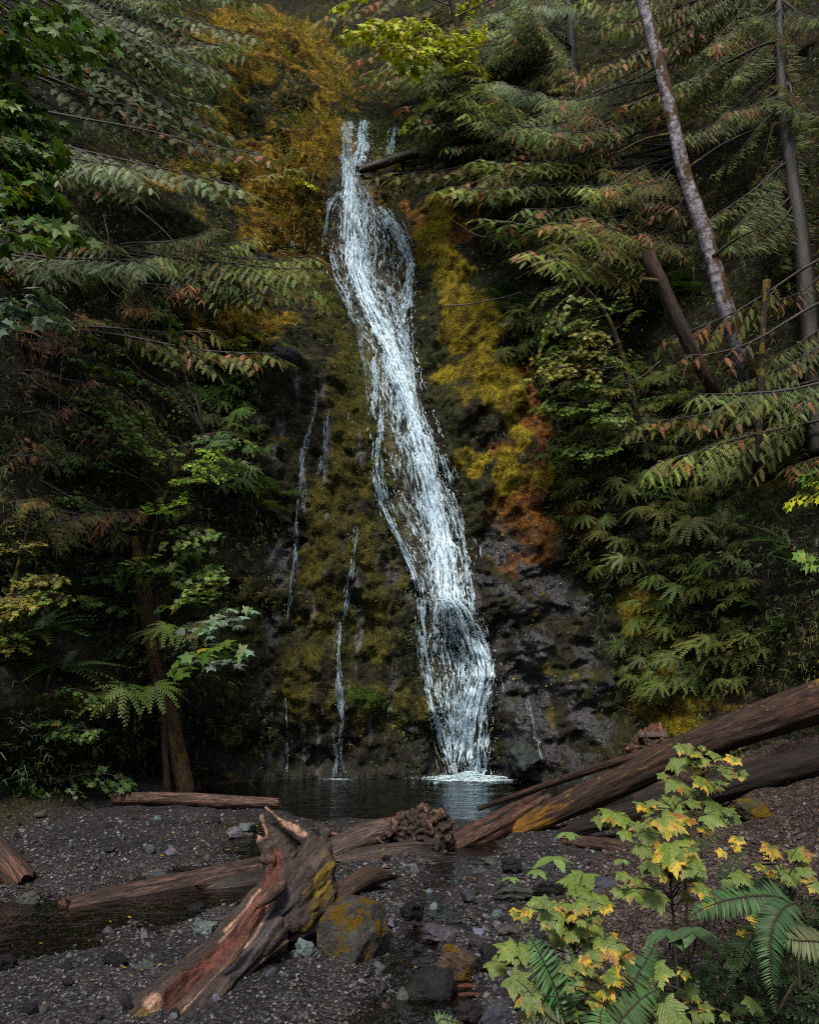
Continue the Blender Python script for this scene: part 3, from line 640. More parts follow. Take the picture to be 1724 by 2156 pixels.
# ------------------------------------------------------------------ logs, stumps and rocks
wood_mat = bark_material("weathered_wood", (.016, .010, .008), (.19, .125, .10), (.075, .050, .006), .0, .65)
dark_wood_mat = bark_material("dark_wet_wood", (.011, .008, .007), (.085, .060, .050), (.065, .046, .006), .1, .6)
mossy_wood_mat = bark_material("mossy_wood", (.014, .009, .007), (.115, .075, .054), (.075, .050, .006), .22, .8)
def wood(name, P, rads, mat, n=220, seg=40, rough=.10, groove=.10, ends=(.6, .6), seed=0, parent=None, tone=(1, 1, 1), jag=.12, mossy_tip=0.0, endcol=(1.5, 1.2, .9)):
    """log swept along P with long cracks, knots and splintered ends"""
    P4 = catmull(np.c_[np.asarray(P, float), np.asarray(rads, float)], n)
    P_, r = P4[:, :3], P4[:, 3]
    T, N, B = frames(P_)
    a = np.linspace(0, 2 * math.pi, seg, endpoint=False); ca, sa = np.cos(a)[None], np.sin(a)[None]
    L = np.concatenate([[0], np.cumsum(np.linalg.norm(np.diff(P_, axis=0), axis=1))])[:, None]
    big = fbm(ca * .8 + seed, sa * .8, L * 1.3 + seed * 7, 3)
    tw = a[None] + .25 * np.sin(L * .7 + seed)
    gr = fbm(np.cos(tw) * 3.2, np.sin(tw) * 3.2, L * .55 + seed, 4, .6)
    crack = np.clip(ridged(np.cos(tw) * 2.6 + seed, np.sin(tw) * 2.6, L * .35, 3) - .58, 0, 1)
    rr = r[:, None] * (1 + rough * big + groove * gr * .8 - crack * groove * 2.4)
    V = P_[:, None] + rr[..., None] * (N[:, None] * np.cos(a)[None, :, None] + B[:, None] * np.sin(a)[None, :, None])
    # splintered ends: the last rings run unevenly along the log
    for e, k in ((0, ends[0]), (-1, ends[1])):
        s_ = np.exp(-np.abs(L - L[e]) / (r[e] * 1.2 + 1e-6))
        sh = jag * k * (pn(np.cos(a) * 2.5, np.sin(a) * 2.5, seed + e * 5.0) + .6 * pn(np.cos(a) * 7, np.sin(a) * 7, seed + e)) * 2
        V = V + (T[:, None] * (s_ * sh[None])[..., None])
    idx = np.arange(n * seg).reshape(n, seg); nx = np.roll(idx, -1, 1)
    F = np.stack([idx[:-1], nx[:-1], nx[1:], idx[1:]], -1).reshape(-1, 4)
    uv = np.stack(np.broadcast_arrays(a[None] / 6.283 * 6.283 * r.mean() * 1.6, L), -1).reshape(-1, 2)
    col = np.ones((n, seg, 3)) * np.asarray(tone) * (1 + .35 * fbm(ca + seed, sa, L * .8, 3))[..., None]
    col *= (1 - 2.6 * np.clip(crack, 0, .36))[..., None]
    if mossy_tip:
        mk = sstep(.35, .65, np.clip(1.25 - L / mossy_tip, 0, 1) + .5 * fbm(ca * 2 + seed, sa * 2, L * 3, 4) - .1) * (np.sin(a)[None] * 0 + 1); col = mixc(col, mk, np.array([3.2, 2.3, .30]))
    mb = MB(); mb.add(V.reshape(-1, 3), F, col.reshape(-1, 3), uv)
    for e, ring in ((0, V[0]), (-1, V[-1])):     # end grain: rings shrinking into a rough hollow
        c = ring.mean(0); d = T[e] * (1 if e == 0 else -1)
        Vs = [ring]
        for q, dep in ((.82, .02), (.5, .06), (.2, .05), (.02, .02)):
            Vs.append(c + (ring - c) * q + d * r[e] * (dep * 4 * abs(ends[e]) + .25 * ends[e] * pn(np.cos(a) * 3 * q, np.sin(a) * 3 * q, seed + 2)[:, None]))
        E = np.stack(Vs); k = len(Vs); ii = np.arange(k * seg).reshape(k, seg); nn = np.roll(ii, -1, 1)
        f = np.stack([ii[:-1], ii[1:], nn[1:], nn[:-1]], -1) if e == 0 else np.stack([ii[:-1], nn[:-1], nn[1:], ii[1:]], -1)
        mb.add(E.reshape(-1, 3), f.reshape(-1, 4), np.asarray(endcol) * .8, np.tile(np.stack([a * .15, a * 0], -1), (k, 1)))
    return link(name, mb.mesh(name, [mat]), parent)
def branch_stub(P, r, mat, parent, name="branch_stub"):
    V_, F_, u_ = tube(P, r, 14, 9, True, .25, 8)
    m = MB(); m.add(V_, F_, (1, 1, 1), u_ * [.5, 1]); return link(name, m.mesh(name, [mat]), parent)
Y_ = lambda lst: np.array([at(*p) for p in lst])
# the far log lying along the water's edge
tag(wood("fallen_log", Y_([(236, 1682, 11.9), (330, 1682, 11.9), (470, 1687, 11.8), (586, 1692, 11.7)]), [.075, .09, .09, .07], wood_mat, seed=3, tone=(1.25, 1.05, 1.0), jag=.06), "pinkish grey log lying along the far edge of the gravel beside the pool", "log")
# left log running under the stump
tag(wood("fallen_log", Y_([(138, 1922, 6.85), (220, 1905, 7.1), (340, 1878, 7.45), (470, 1850, 7.85), (600, 1824, 8.3), (660, 1812, 8.5)]), [.105, .12, .125, .125, .12, .11], wood_mat, seed=11, tone=(.72, .62, .60), jag=.10, groove=.16), "long grey brown log with a split end reaching left from under the big stump", "log")
tag(wood("fallen_log", Y_([(428, 1888, 7.45), (500, 1874, 7.6), (580, 1858, 7.9)]), [.10, .125, .13], dark_wood_mat, 120, 32, seed=12, jag=.12), "short dark log tucked beneath the long grey brown log", "log")
tag(wood("fallen_log", Y_([(702, 1828, 8.5), (780, 1812, 8.6), (860, 1800, 8.75), (900, 1800, 8.9)]), [.125, .135, .135, .12], dark_wood_mat, 140, 36, seed=14, tone=(1.5, 1.35, 1.35), rough=.06, groove=.05), "smooth dark log below the burl log, right of the big stump", "log")
# burl log
bl = thing("burl_log", "brown log ending in a knobbly pale burl at the middle of the driftwood", "log", tuple(at(830, 1800, 9.2)))
def under(o, root):
    o.parent = root; o.matrix_parent_inverse = root.matrix_basis.inverted() if False else o.matrix_parent_inverse
    o.location = Vector(o.location) - root.location; return o
under(wood("trunk", Y_([(688, 1798, 9.0), (740, 1774, 9.1), (800, 1755, 9.2), (880, 1755, 9.3), (930, 1770, 9.35)]), [.12, .14, .15, .16, .11], wood_mat, 160, 40, seed=21, groove=.12), bl)
def lump(c, r, seed, amp=.5, sq=(1, 1, 1), sub=5, f=2.0):
    import bmesh
    bm = bmesh.new(); bmesh.ops.create_icosphere(bm, subdivisions=sub, radius=1)
    P = np.array([v.co[:] for v in bm.verts]); Fc = np.array([[v.index for v in f.verts] for f in bm.faces]); bm.free()
    d = 1 + amp * fbm(P[:, 0] * f + seed, P[:, 1] * f, P[:, 2] * f, 5, .55) - .35 * amp * np.clip(ridged(P[:, 0] * f, P[:, 1] * f + seed, P[:, 2] * f, 3) - .5, 0, 1)
    return np.asarray(c) + P * d[:, None] * r * np.asarray(sq), Fc, d
BURL = [((822, 1762, 9.1), .12), ((858, 1775, 9.0), .14), ((935, 1770, 9.15), .11), ((880, 1755, 9.1), .25), ((848, 1738, 9.05), .13), ((892, 1722, 9.2), .14), ((918, 1745, 9.1), .16), ((902, 1788, 9.05), .17), ((866, 1728, 9.0), .10), ((926, 1722, 9.1), .09), ((838, 1752, 9.0), .10)]
# split log right of the burl
sl_ = thing("split_log", "reddish brown split log between the burl and the big mossy log", "log", tuple(at(1030, 1760, 9.6)))
under(wood("trunk", Y_([(925, 1800, 9.2), (985, 1768, 9.5), (1060, 1730, 9.9), (1135, 1690, 10.4)]), [.11, .135, .145, .11], wood_mat, 180, 40, seed=31, groove=.22, jag=.25, tone=(.95, .72, .62)), sl_)
under(branch_stub(Y_([(1120, 1700, 10.3), (1140, 1690, 10.35), (1162, 1678, 10.4)]), [.07, .05, .02], dark_wood_mat, None), sl_)
# the long pole and the big mossy log
tag(wood("log_pole", Y_([(1010, 1702, 11.6), (1120, 1664, 11.0), (1250, 1620, 10.3), (1390, 1576, 9.75), (1470, 1548, 9.5)]), [.032, .042, .050, .052, .05], wood_mat, 200, 24, seed=41, tone=(.6, .45, .38), jag=.1), "slim brown pole leaning across the top of the big mossy log", "log")
tag(wood("fallen_log", Y_([(1078, 1752, 9.9), (1130, 1728, 9.8), (1230, 1680, 9.6), (1340, 1630, 9.3), (1480, 1565, 8.95), (1620, 1512, 8.6), (1760, 1462, 8.3), (1960, 1385, 7.9), (2360, 1265, 7.3)]), [.08, .125, .145, .16, .175, .19, .20, .205, .21], mossy_wood_mat, 340, 48, seed=51, rough=.07, groove=.16, tone=(.85, .66, .56), mossy_tip=.9), "biggest log, with mossy tip, rising to the right edge of the picture", "log")
tag(wood("fallen_log", Y_([(1195, 1748, 9.3), (1290, 1722, 9.1), (1400, 1690, 8.9), (1560, 1645, 8.6), (1740, 1595, 8.3), (1900, 1550, 8.0)]), [.08, .11, .13, .15, .16, .17], mossy_wood_mat, 240, 40, seed=61, groove=.14, tone=(.22, .17, .15)), "dark shaded log lying under the biggest log on the right", "log")  # shade beneath the upper log is painted into this dark tone
tag(wood("fallen_log", Y_([(1192, 1770, 9.0), (1250, 1778, 8.8), (1300, 1785, 8.6), (1350, 1800, 8.4)]), [.06, .075, .075, .07], wood_mat, 120, 24, seed=71, tone=(.8, .62, .52)), "short brown log half buried in the gravel behind the leafy plants", "log")
tag(wood("fallen_log", Y_([(755, 357, 20.0), (790, 348, 19.9), (840, 332, 19.9), (880, 322, 20.0)]), [.10, .13, .13, .12], dark_wood_mat, 90, 20, seed=81), "dark log wedged across the top of the waterfall", "log")
tag(wood("dead_stump", Y_([(-60, 1735, 7.6), (-25, 1775, 7.5), (10, 1812, 7.45), (48, 1862, 7.4)]), [.09, .10, .11, .12], wood_mat, 140, 36, seed=91, groove=.22, tone=(.7, .5, .4), jag=.05), "brown splintered log leaning in from the left edge over the gravel", "log")
tag(wood("driftwood_piece", Y_([(690, 1898, 6.75), (730, 1875, 6.9), (772, 1850, 7.0), (815, 1842, 7.1)]), [.09, .085, .085, .05], mossy_wood_mat, 100, 28, seed=95, rough=.3, tone=(1.3, 1.0, .85)), "mossy crooked piece of driftwood between the big stump and the boulder", "driftwood")
for pts, r, lab in [([(958, 2080, 5.1), (1000, 2078, 5.1), (1075, 2082, 5.0)], .017, "thin red brown stick lying on the stones near the plants"),
                    ([(1030, 1957, 6.2), (1052, 1962, 6.2), (1076, 1968, 6.1)], .008, "small red twig on the pebbles below the leafy plants"),
                    ([(965, 2096, 4.95), (1000, 2094, 4.95), (1045, 2104, 4.9)], .011, "short red brown stick just below the longer stick"),
                    ([(690, 1757, 9.5), (705, 1757, 9.5), (722, 1764, 9.4)], .022, "pale curved root tip sticking out behind the big stump")]:
    V_, F_, u_ = tube(Y_(pts), [r * .8, r, r * .5], 24, 8, True, .25, 6); m = MB(); m.add(V_, F_, (1.6, .8, .5) if r < .02 else (2.2, 1.7, 1.4), u_)
    o = link("stick", m.mesh("stick", [wood_mat])); tag(o, lab, "stick", "loose sticks on the stream bed")
# broken stump by the right wall
st = thing("broken_stump", "mossy broken stump with reddish splintered top behind the biggest log", "stump", tuple(at(1370, 1590, 11.4)))
V_, F_, d_ = lump(at(1372, 1585, 11.4), .30, 7, .55, (1.05, .8, .95), 5, 2)
m = MB(); cc = np.where((d_ > 1.15)[:, None], [3.0, 1.6, 1.3], [1.1, .8, .6]); m.add(V_, F_, cc, V_[:, [0, 2]]); under(link("stump_body", m.mesh("stump_body", [mossy_wood_mat])), st)
for q in range(5):
    a0 = (1352 + q * 11, 1552, 11.3); a1 = (1348 + q * 13, 1535 + 6 * (q % 2), 11.3)
    under(branch_stub(Y_([a0, ((a0[0] + a1[0]) / 2, 1545, 11.3), a1]), [.06, .045, .012], wood_mat, None, "splinter"), st)
# ---------------- the big upturned stump in front
import bmesh
def remeshed(parts, vox, name):
    mb = MB()
    for V_, F_ in parts: mb.add(V_, F_)
    me = mb.mesh("raw", [])
    o = link("raw", me); md = o.modifiers.new("r", 'REMESH'); md.mode = 'VOXEL'; md.voxel_size = vox
    ms = o.modifiers.new("s", 'SMOOTH'); ms.iterations = 3; ms.factor = .5
    dg = bpy.context.evaluated_depsgraph_get(); ev = o.evaluated_get(dg); m2 = bpy.data.meshes.new_from_object(ev)
    V = np.empty(len(m2.vertices) * 3, np.float32); m2.vertices.foreach_get("co", V); V = V.reshape(-1, 3).astype(float)
    Nn = np.empty(len(m2.vertices) * 3, np.float32); m2.vertices.foreach_get("normal", Nn); Nn = Nn.reshape(-1, 3).astype(float)
    F = np.array([p.vertices[:] for p in m2.polygons if len(p.vertices) == 4])
    bpy.data.objects.remove(o); bpy.data.meshes.remove(me); bpy.data.meshes.remove(m2)
    return V, Nn, F
def burl_parts():
    for c, r in BURL: yield lump(at(*c), r, r * 50, .4, (1.1, .9, .9), 4, 1.4)[:2]
def limb(pts, rads, n=40, seg=20, flat=1.0): 
    V_, F_, _ = tube(Y_(pts), rads, n, seg)
    return V_, F_
V, Nn, F = remeshed(list(burl_parts()), .012, "burl")
rg_ = ridged(V[:, 0] * 5, V[:, 1] * 5, V[:, 2] * 5, 4); f_ = fbm(V[:, 0] * 12, V[:, 1] * 12, V[:, 2] * 12, 4)
V = V + Nn * (.10 * (rg_ - .6) + .03 * f_)[:, None]
me = mesh('burl', V, F, wood_mat, mixc(np.zeros((len(V), 3)) + [.30, .25, .22], sstep(.55, 1.0, rg_ + .3 * f_), (1.7, 1.45, 1.3)), np.stack([V[:, 0] * 1.5 + V[:, 1], V[:, 2] * 2.5], -1))  # shade of the cavities painted dark brown, knobs painted pale
under(link('burl', me), bl)
parts = [limb([(285, 2185, 4.45), (377, 2100, 4.7), (440, 2045, 4.95), (505, 1985, 5.2), (572, 1918, 5.5), (618, 1868, 5.7), (634, 1825, 5.85)], [.12, .128, .14, .155, .185, .20, .14]),
         limb([(345, 2190, 4.45), (425, 2120, 4.65), (500, 2040, 4.95), (580, 1965, 5.25)], [.09, .085, .09, .10]),
         limb([(590, 1945, 5.45), (642, 1898, 5.62), (664, 1840, 5.78), (672, 1790, 5.9), (676, 1768, 5.93)], [.12, .145, .125, .085, .045]),
         limb([(640, 1850, 5.75), (652, 1806, 5.85), (650, 1775, 5.9), (628, 1756, 5.9), (600, 1737, 5.9), (577, 1715, 5.88), (558, 1698, 5.88)], [.17, .115, .07, .05, .038, .030, .012]),
         limb([(600, 1850, 5.65), (596, 1808, 5.68), (582, 1775, 5.7), (566, 1748, 5.7), (556, 1730, 5.7), (551, 1716, 5.7)], [.13, .085, .065, .05, .032, .012]),
         limb([(572, 1850, 5.6), (563, 1805, 5.62), (549, 1774, 5.62), (540, 1753, 5.62)], [.09, .05, .034, .014]),
         limb([(668, 1830, 5.85), (682, 1785, 5.92), (684, 1762, 5.93), (676, 1742, 5.93), (672, 1733, 5.93)], [.11, .05, .032, .024, .012]),
         limb([(682, 1800, 5.92), (689, 1765, 5.93), (691, 1746, 5.93)], [.05, .025, .012]),
         limb([(580, 1815, 5.6), (548, 1812, 5.58), (533, 1811, 5.57)], [.06, .028, .012]),
         limb([(620, 1955, 5.45), (668, 1905, 5.65), (680, 1850, 5.85)], [.08, .11, .09]),
         limb([(268, 2150, 4.5), (300, 2118, 4.62), (360, 2068, 4.8)], [.06, .07, .045])]
V, Nn, F = remeshed(parts, .010, "stump")
# grain direction field: along the lying trunk, then up the roots
u_, v_ = proj(V)
ax = nrm(at(610, 1860, 5.7) - at(345, 2130, 4.6)); cx = nrm(np.cross(ax, [0, 0, 1.])); cz = np.cross(cx, ax)
la, lc, lz = V @ ax, V @ cx, V @ cz
# hollow rotten trough down the left side
trough = pline(u_, v_, [(340, 2120, 18), (442, 2022, 22), (514, 1950, 24), (560, 1885, 22), (578, 1825, 16), (584, 1795, 10)]) * (Nn[:, 2] * .6 - Nn[:, 1] * .5 + .25 > 0)
ridge = pline(u_, v_, [(385, 2130, 3.5), (450, 2062, 4), (495, 2010, 4), (545, 1950, 4), (580, 1905, 3)])
ribs = fbm(lc * 9, la * 1.3, lz * 9, 4, .6); fineg = fbm(lc * 30, la * 2.6, lz * 30, 3, .6)
big_ = fbm(V[:, 0] * 3.5, V[:, 1] * 3.5, V[:, 2] * 3.5, 4)
V = V + Nn * ((.026 * ribs + .011 * fineg + .022 * big_) * (.25 + .75 * sstep(1760, 1860, v_)) + .012 * ribs * (1 - sstep(1760, 1860, v_)) - .02 * trough + .012 * ridge)[:, None]
col = np.zeros((len(V), 3)) + np.array([.030, .022, .019])
gn = fbm(lc * 16, la * 1.5, lz * 16, 4, .6); pn_ = fbm(V[:, 0] * 5, V[:, 1] * 5, V[:, 2] * 5, 4)
col = mixc(col, sstep(.0, .5, gn), (.052, .038, .032))
greyz = np.maximum(pline(u_, v_, [(480, 2050, 30), (560, 1950, 35), (600, 1890, 30)]), 0)
col = mixc(col, sstep(.3, .8, greyz + .4 * gn) * .8, (.050, .043, .046))
redm = sstep(.25, .7, trough + .35 * gn * trough)
col = mixc(col, redm, (.085, .029, .020)); col = mixc(col, redm * sstep(0, .5, pn_), (.04, .013, .010))
pale = sstep(.35, .75, np.maximum.reduce([ridge, pline(u_, v_, [(545, 1880, 3), (500, 1930, 3), (460, 1975, 3)]), pline(u_, v_, [(560, 1702, 5), (600, 1735, 7), (640, 1758, 8)]), pline(u_, v_, [(549, 1722, 8), (556, 1760, 8)]), pline(u_, v_, [(590, 1860, 8), (560, 1895, 10)]), blob(u_, v_, 318, 2110, 28, 22), blob(u_, v_, 542, 1760, 8, 22), pline(u_, v_, [(640, 1950, 3), (560, 2022, 3), (480, 2092, 3)]) * .8, pline(u_, v_, [(470, 1952, 3), (545, 1868, 3)])]) * .9 + .25 * gn)
col = mixc(col, pale, (.30, .18, .13)); col = mixc(col, pale * sstep(.1, .5, -gn), (.09, .055, .04))
mosm = sstep(.45, .8, np.maximum.reduce([blob(u_, v_, 665, 1890, 34, 55) * .95, pline(u_, v_, [(665, 1935, 9), (580, 2010, 8), (480, 2100, 8)]) * .8, blob(u_, v_, 668, 1800, 24, 30) * .8, blob(u_, v_, 300, 2140, 20, 20), blob(u_, v_, 686, 1860, 16, 50)]) + .7 * pn_)
col = mixc(col, mosm, (.085, .058, .007)); col = mixc(col, mosm * sstep(0, .4, gn), (.05, .04, .006))
t = NT("rotten_stump_wood"); pos = t.geo().outputs['Position']; uvn = t.tc('UV')
gA = t.noise(t.mapv(uvn, (40, 4, 1)), 1, 5, .65, .5); gB = t.noise(pos, 60, 4, .7)
c = t.mix(1.0, t.attr(), t.mix(t.ramp(gA, .3, .7), (.45, .45, .45), (1.55, 1.5, 1.5)), 'MULTIPLY')
c = t.mix(1.0, c, t.mix(t.ramp(gB, .3, .7), (.6, .6, .6), (1.35, 1.35, 1.35)), 'MULTIPLY')
stump_mat = t.done(t.pbsdf(c, .7, t.bump(t.math('ADD', gA, t.math('MULTIPLY', gB, .6)), 1.0, .02), .3))
root = thing("uprooted_stump", "big rotten red brown tree stump lying in front with jagged upturned roots", "stump", tuple(gp(450, 2040)))
me = mesh("trunk", V, F, stump_mat, np.clip(col, .003, 1), np.stack([lc + lz * .7, la], -1))
under(link("trunk", me), root)
# loose plank of grey wood and splinters on it
for pts, r, nm in [([(540, 1908, 5.12), (565, 1890, 5.2), (590, 1868, 5.34), (602, 1858, 5.42)], [.02, .036, .034, .012], "loose_slab"), ([(470, 2045, 4.72), (500, 2005, 4.82), (525, 1968, 4.93)], [.006, .022, .006], "splinter"), ([(500, 1962, 4.95), (530, 1920, 5.08), (552, 1882, 5.25)], [.008, .02, .008], "splinter")]:
    V_, F_, uu = tube(Y_(pts), r, 30, 14, True, .3, 5); m = MB(); m.add(V_, F_, (1.5, 1.25, 1.2) if nm == "loose_slab" else (2.1, 1.4, 1.0), uu * [.3, 1]); under(link(nm, m.mesh(nm, [wood_mat])), root)

# ------------------------------------------------------------------ rocks
def rock_material(name, moss=0.0):
    t = NT(name); g = t.geo(); pos = t.tc('Object'); wp = g.outputs['Position']
    oi = t.n('ShaderNodeObjectInfo')
    a = t.noise(wp, 7, 5, .6); b = t.noise(wp, 55, 4, .65)
    c = t.mix(1.0, oi.outputs['Color'], t.mix(t.ramp(a, .3, .7), (.55, .54, .53), (1.4, 1.4, 1.42)), 'MULTIPLY')
    c = t.mix(1.0, c, t.mix(t.ramp(b, .3, .72), (.62, .62, .62), (1.35, 1.35, 1.35)), 'MULTIPLY')
    h = t.math('ADD', t.math('MULTIPLY', a, .6), t.math('MULTIPLY', b, .5)); rg = t.lin(a, 0, 1, .9, .45)
    if moss:
        mm = t.ramp(t.noise(wp, 5.5, 6, .7), .62 - moss * .2, .68 - moss * .2)
        c = t.mix(mm, c, t.mix(t.noise(wp, 70, 3), (.05, .030, .003), (.22, .13, .010)))
        h = t.mix(mm, h, t.noise(wp, 90, 4, .7))
    return t.done(t.pbsdf(c, rg, t.bump(h, 1.0, .04), .14))
rock_mat = rock_material("grey_rock"); mossy_rock_mat = rock_material("mossy_rock", .55)
def rock_mesh(seed, mat, sub=4, cuts=15, amp=.16):
    r_ = np.random.RandomState(seed)
    bm = bmesh.new(); bmesh.ops.create_icosphere(bm, subdivisions=sub, radius=1)
    P = np.array([v.co[:] for v in bm.verts]); Fc = np.array([[v.index for v in f.verts] for f in bm.faces]); bm.free()
    P = P * (1 + .22 * fbm(P[:, 0] * 1.1 + seed, P[:, 1] * 1.1, P[:, 2] * 1.1, 2))[:, None]
    for _ in range(cuts):
        n = nrm(r_.normal(size=3)); d = .5 + .3 * r_.rand()
        e = P @ n - d; P = P - np.clip(e, 0, None)[:, None] * n * .93
    P = P * (1 + amp * .6 * fbm(P[:, 0] * 2.4 + seed, P[:, 1] * 2.4, P[:, 2] * 2.4, 5, .6) - .05 * ridged(P[:, 0] * 2 + seed, P[:, 1] * 2, P[:, 2] * 2, 3))[:, None]
    return mesh("rock", P, Fc, mat)
rocks_lo = [rock_mesh(100 + k, rock_mat, 3) for k in range(10)]
rocks_hi = [rock_mesh(200 + k, rock_mat, 5, 15, .30) for k in range(8)]
rocks_mossy = [rock_mesh(300 + k, mossy_rock_mat, 5, 11) for k in range(3)]
BLUE, GREY, DARK, WARM = (.098, .106, .126), (.050, .051, .058), (.011, .011, .0125), (.050, .047, .046)
def rock(u, v, w, h, colr, label, group=None, me=None, Y=None, sink=.25, name="rock"):
    """a stone standing on the bed, w x h in the photo grid, bottom centre near (u, v + h/2)"""
    if Y is None:
        y0 = gY(v + h * .35); p = None
        for _ in range(6):
            p = at(u, v + h * .3, y0); z = ground_z(p[0], p[1]); q = gp(u, v + h * .3, float(z)); y0 = .5 * y0 + .5 * q[1]
    else: y0 = Y
    c = at(u, v, y0); k = y0 / FP / cp * .5
    o = link(name, me or random.choice(rocks_hi if w > 34 else rocks_lo), None, tuple(c), (random.uniform(-.3, .3), random.uniform(-.3, .3), random.uniform(0, 6.28)))
    sx = w * k * 1.12; o.scale = (sx, sx * random.uniform(.75, 1.0) * (.75 if w > 60 and h < 60 else 1), h * k * (.95 if h < 60 else 1.1) + .015)
    o.rotation_euler = (random.uniform(-.15, .15), random.uniform(-.15, .15), random.choice([0, math.pi]) + random.uniform(-.5, .5))
    o.color = (*[x * random.uniform(.85, 1.15) for x in colr], 1)
    return tag(o, label, "rock", group)
SG = "loose stones along the stream"
for a in [(492, 1757, 42, 22, BLUE, "flat blue grey stone left of the stump's jagged roots"), (524, 1744, 34, 28, BLUE, "rounded pale stone just behind the flat blue grey stone"), (522, 1762, 22, 18, WARM, "small pinkish stone in front of the rounded pale stone"),
          (360, 1794, 32, 18, BLUE, "blue grey stone alone on the left gravel bar"), (315, 1790, 30, 18, GREY, "grey stone next to the lone blue grey stone on the gravel bar"), (330, 1848, 48, 20, GREY, "wide grey stone just above the long grey brown log"),
          (293, 1855, 32, 14, DARK, "low dark stone beside the wide grey one above the long log"), (412, 1918, 46, 28, DARK, "dark wet stone under the end of the short dark log"), (428, 1958, 56, 34, BLUE, "bright blue grey stone on the gravel left of the big stump"),
          (464, 1938, 28, 14, GREY, "small grey stone behind the bright blue grey stone"), (302, 1972, 20, 14, BLUE, "small bluish stone in the stream's edge at left"), (146, 2016, 20, 14, BLUE, "bluish pebble standing alone on the front left gravel"),
          (240, 2022, 52, 28, DARK, "dark angular stone on the front gravel"), (307, 2038, 52, 18, GREY, "flat slab of grey stone on the front gravel"), (58, 1893, 46, 28, GREY, "grey stone in the dark water near the left edge"),
          (18, 2030, 40, 38, DARK, "dark stone cut by the left edge of the picture"), (62, 2124, 34, 22, DARK, "small dark stone in the bottom left corner"), (643, 2001, 44, 40, BLUE, "blue stone with yellow leaves beside the mossy boulder"),
          (232, 1790, 24, 12, WARM, "small pale stone on the upper left gravel bar"), (82, 1716, 28, 14, GREY, "grey stone near the undergrowth on the far left gravel"), (105, 1746, 22, 11, GREY, "small stone at the upper left of the gravel bar"),
          (1034, 1817, 32, 22, GREY, "grey stone behind its twin in front of the split log"), (1012, 1838, 36, 24, GREY, "grey stone in the shallow channel below the split log"), (1082, 1828, 42, 36, DARK, "upright dark stone near the umbrella leaved seedling"),
          (1072, 1885, 84, 38, WARM, "large rounded purple grey rock in the gravel left of the plants"), (1150, 1874, 68, 42, DARK, "dark rock with brown moss behind the leafy plants"), (1250, 1864, 92, 34, GREY, "grey slab half hidden behind the leafy plants"),
          (932, 1968, 92, 34, GREY, "flat speckled slab lying in front of the mossy boulder"), (1040, 2022, 80, 58, DARK, "dark block touching the small golden mossy rock"), (912, 2094, 116, 66, DARK, "big dark rock at the bottom centre of the picture"),
          (990, 2138, 66, 44, DARK, "dark rock at the bottom edge right of centre"), (1046, 2142, 60, 44, GREY, "grey rock at the bottom edge beside the fern"), (862, 1922, 50, 52, DARK, "dark wet rock between the mossy boulder and the flat slab"),
          (915, 1912, 28, 22, BLUE, "blue grey stone behind the flat speckled slab"), (870, 1834, 26, 20, BLUE, "small bluish stone beneath the burl log"), (1003, 1990, 38, 26, GREY, "stone wedged above the dark block in the pebbles"),
          (1020, 1960, 24, 14, BLUE, "small blue pebble by the red twig"), (845, 2100, 30, 26, GREY, "grey stone left of the big dark rock at the bottom"), (880, 2044, 36, 22, DARK, "wet brownish stone left of the golden mossy rock"), (1075, 1965, 46, 26, WARM, "pale stone by the lower leafy plants"), (985, 1890, 30, 24, GREY, "grey stone left of the large purple grey rock")]:
    rock(*a, group=SG)
rock(743, 1955, 150, 150, (.040, .039, .044), "large boulder wrapped in golden moss leaning on the big stump", me=rocks_mossy[0], name="mossy_boulder")
rock(964, 2037, 88, 70, (.05, .045, .03), "small rock covered in golden moss near the bottom", me=rocks_mossy[1], name="mossy_rock")
rock(1582, 1706, 70, 60, (.04, .035, .02), "mossy mound on the gravel slope behind the leafy plants", me=rocks_mossy[2], name="mossy_rock")
rock(1098, 1592, 86, 70, (.032, .033, .037), "rounded black boulder at the foot of the fall's right side", me=rocks_hi[2], Y=15.6, name="boulder")
rock(1165, 1600, 60, 60, (.05, .052, .06), "wet boulder on the right of the rounded black boulder", me=rocks_hi[4], Y=15.5, name="boulder")
# many more loose stones, each its own object
kinds = [("small dark grey stone lying among the pebbles", DARK), ("small grey stone lying among the pebbles", GREY), ("small blue grey stone lying among the pebbles", BLUE), ("small pinkish stone lying among the pebbles", WARM)]
n_ = 0
while n_ < 210:
    z = random.random()
    if z < .25: u, v = random.uniform(0, 520), random.uniform(1712, 1850)
    elif z < .40: u, v = random.uniform(0, 640), random.uniform(1960, 2150)
    elif z < .9: u, v = random.uniform(780, 1200), random.uniform(1800, 2150)
    else: u, v = random.uniform(1250, 1720), random.uniform(1700, 1950)
    if u < 560 and 1850 < v < 1960: continue
    s_ = random.choice([12, 14, 16, 20, 24]) * (1 if v > 1900 else .75)
    k = random.choices([0, 1, 2, 3], [3, 4, 2, 2])[0]
    rock(u, v, s_, s_ * random.uniform(.5, .8), kinds[k][1], kinds[k][0], kinds[k][0].replace("stone lying", "stones"), me=random.choice(rocks_lo), name="stone")
    n_ += 1
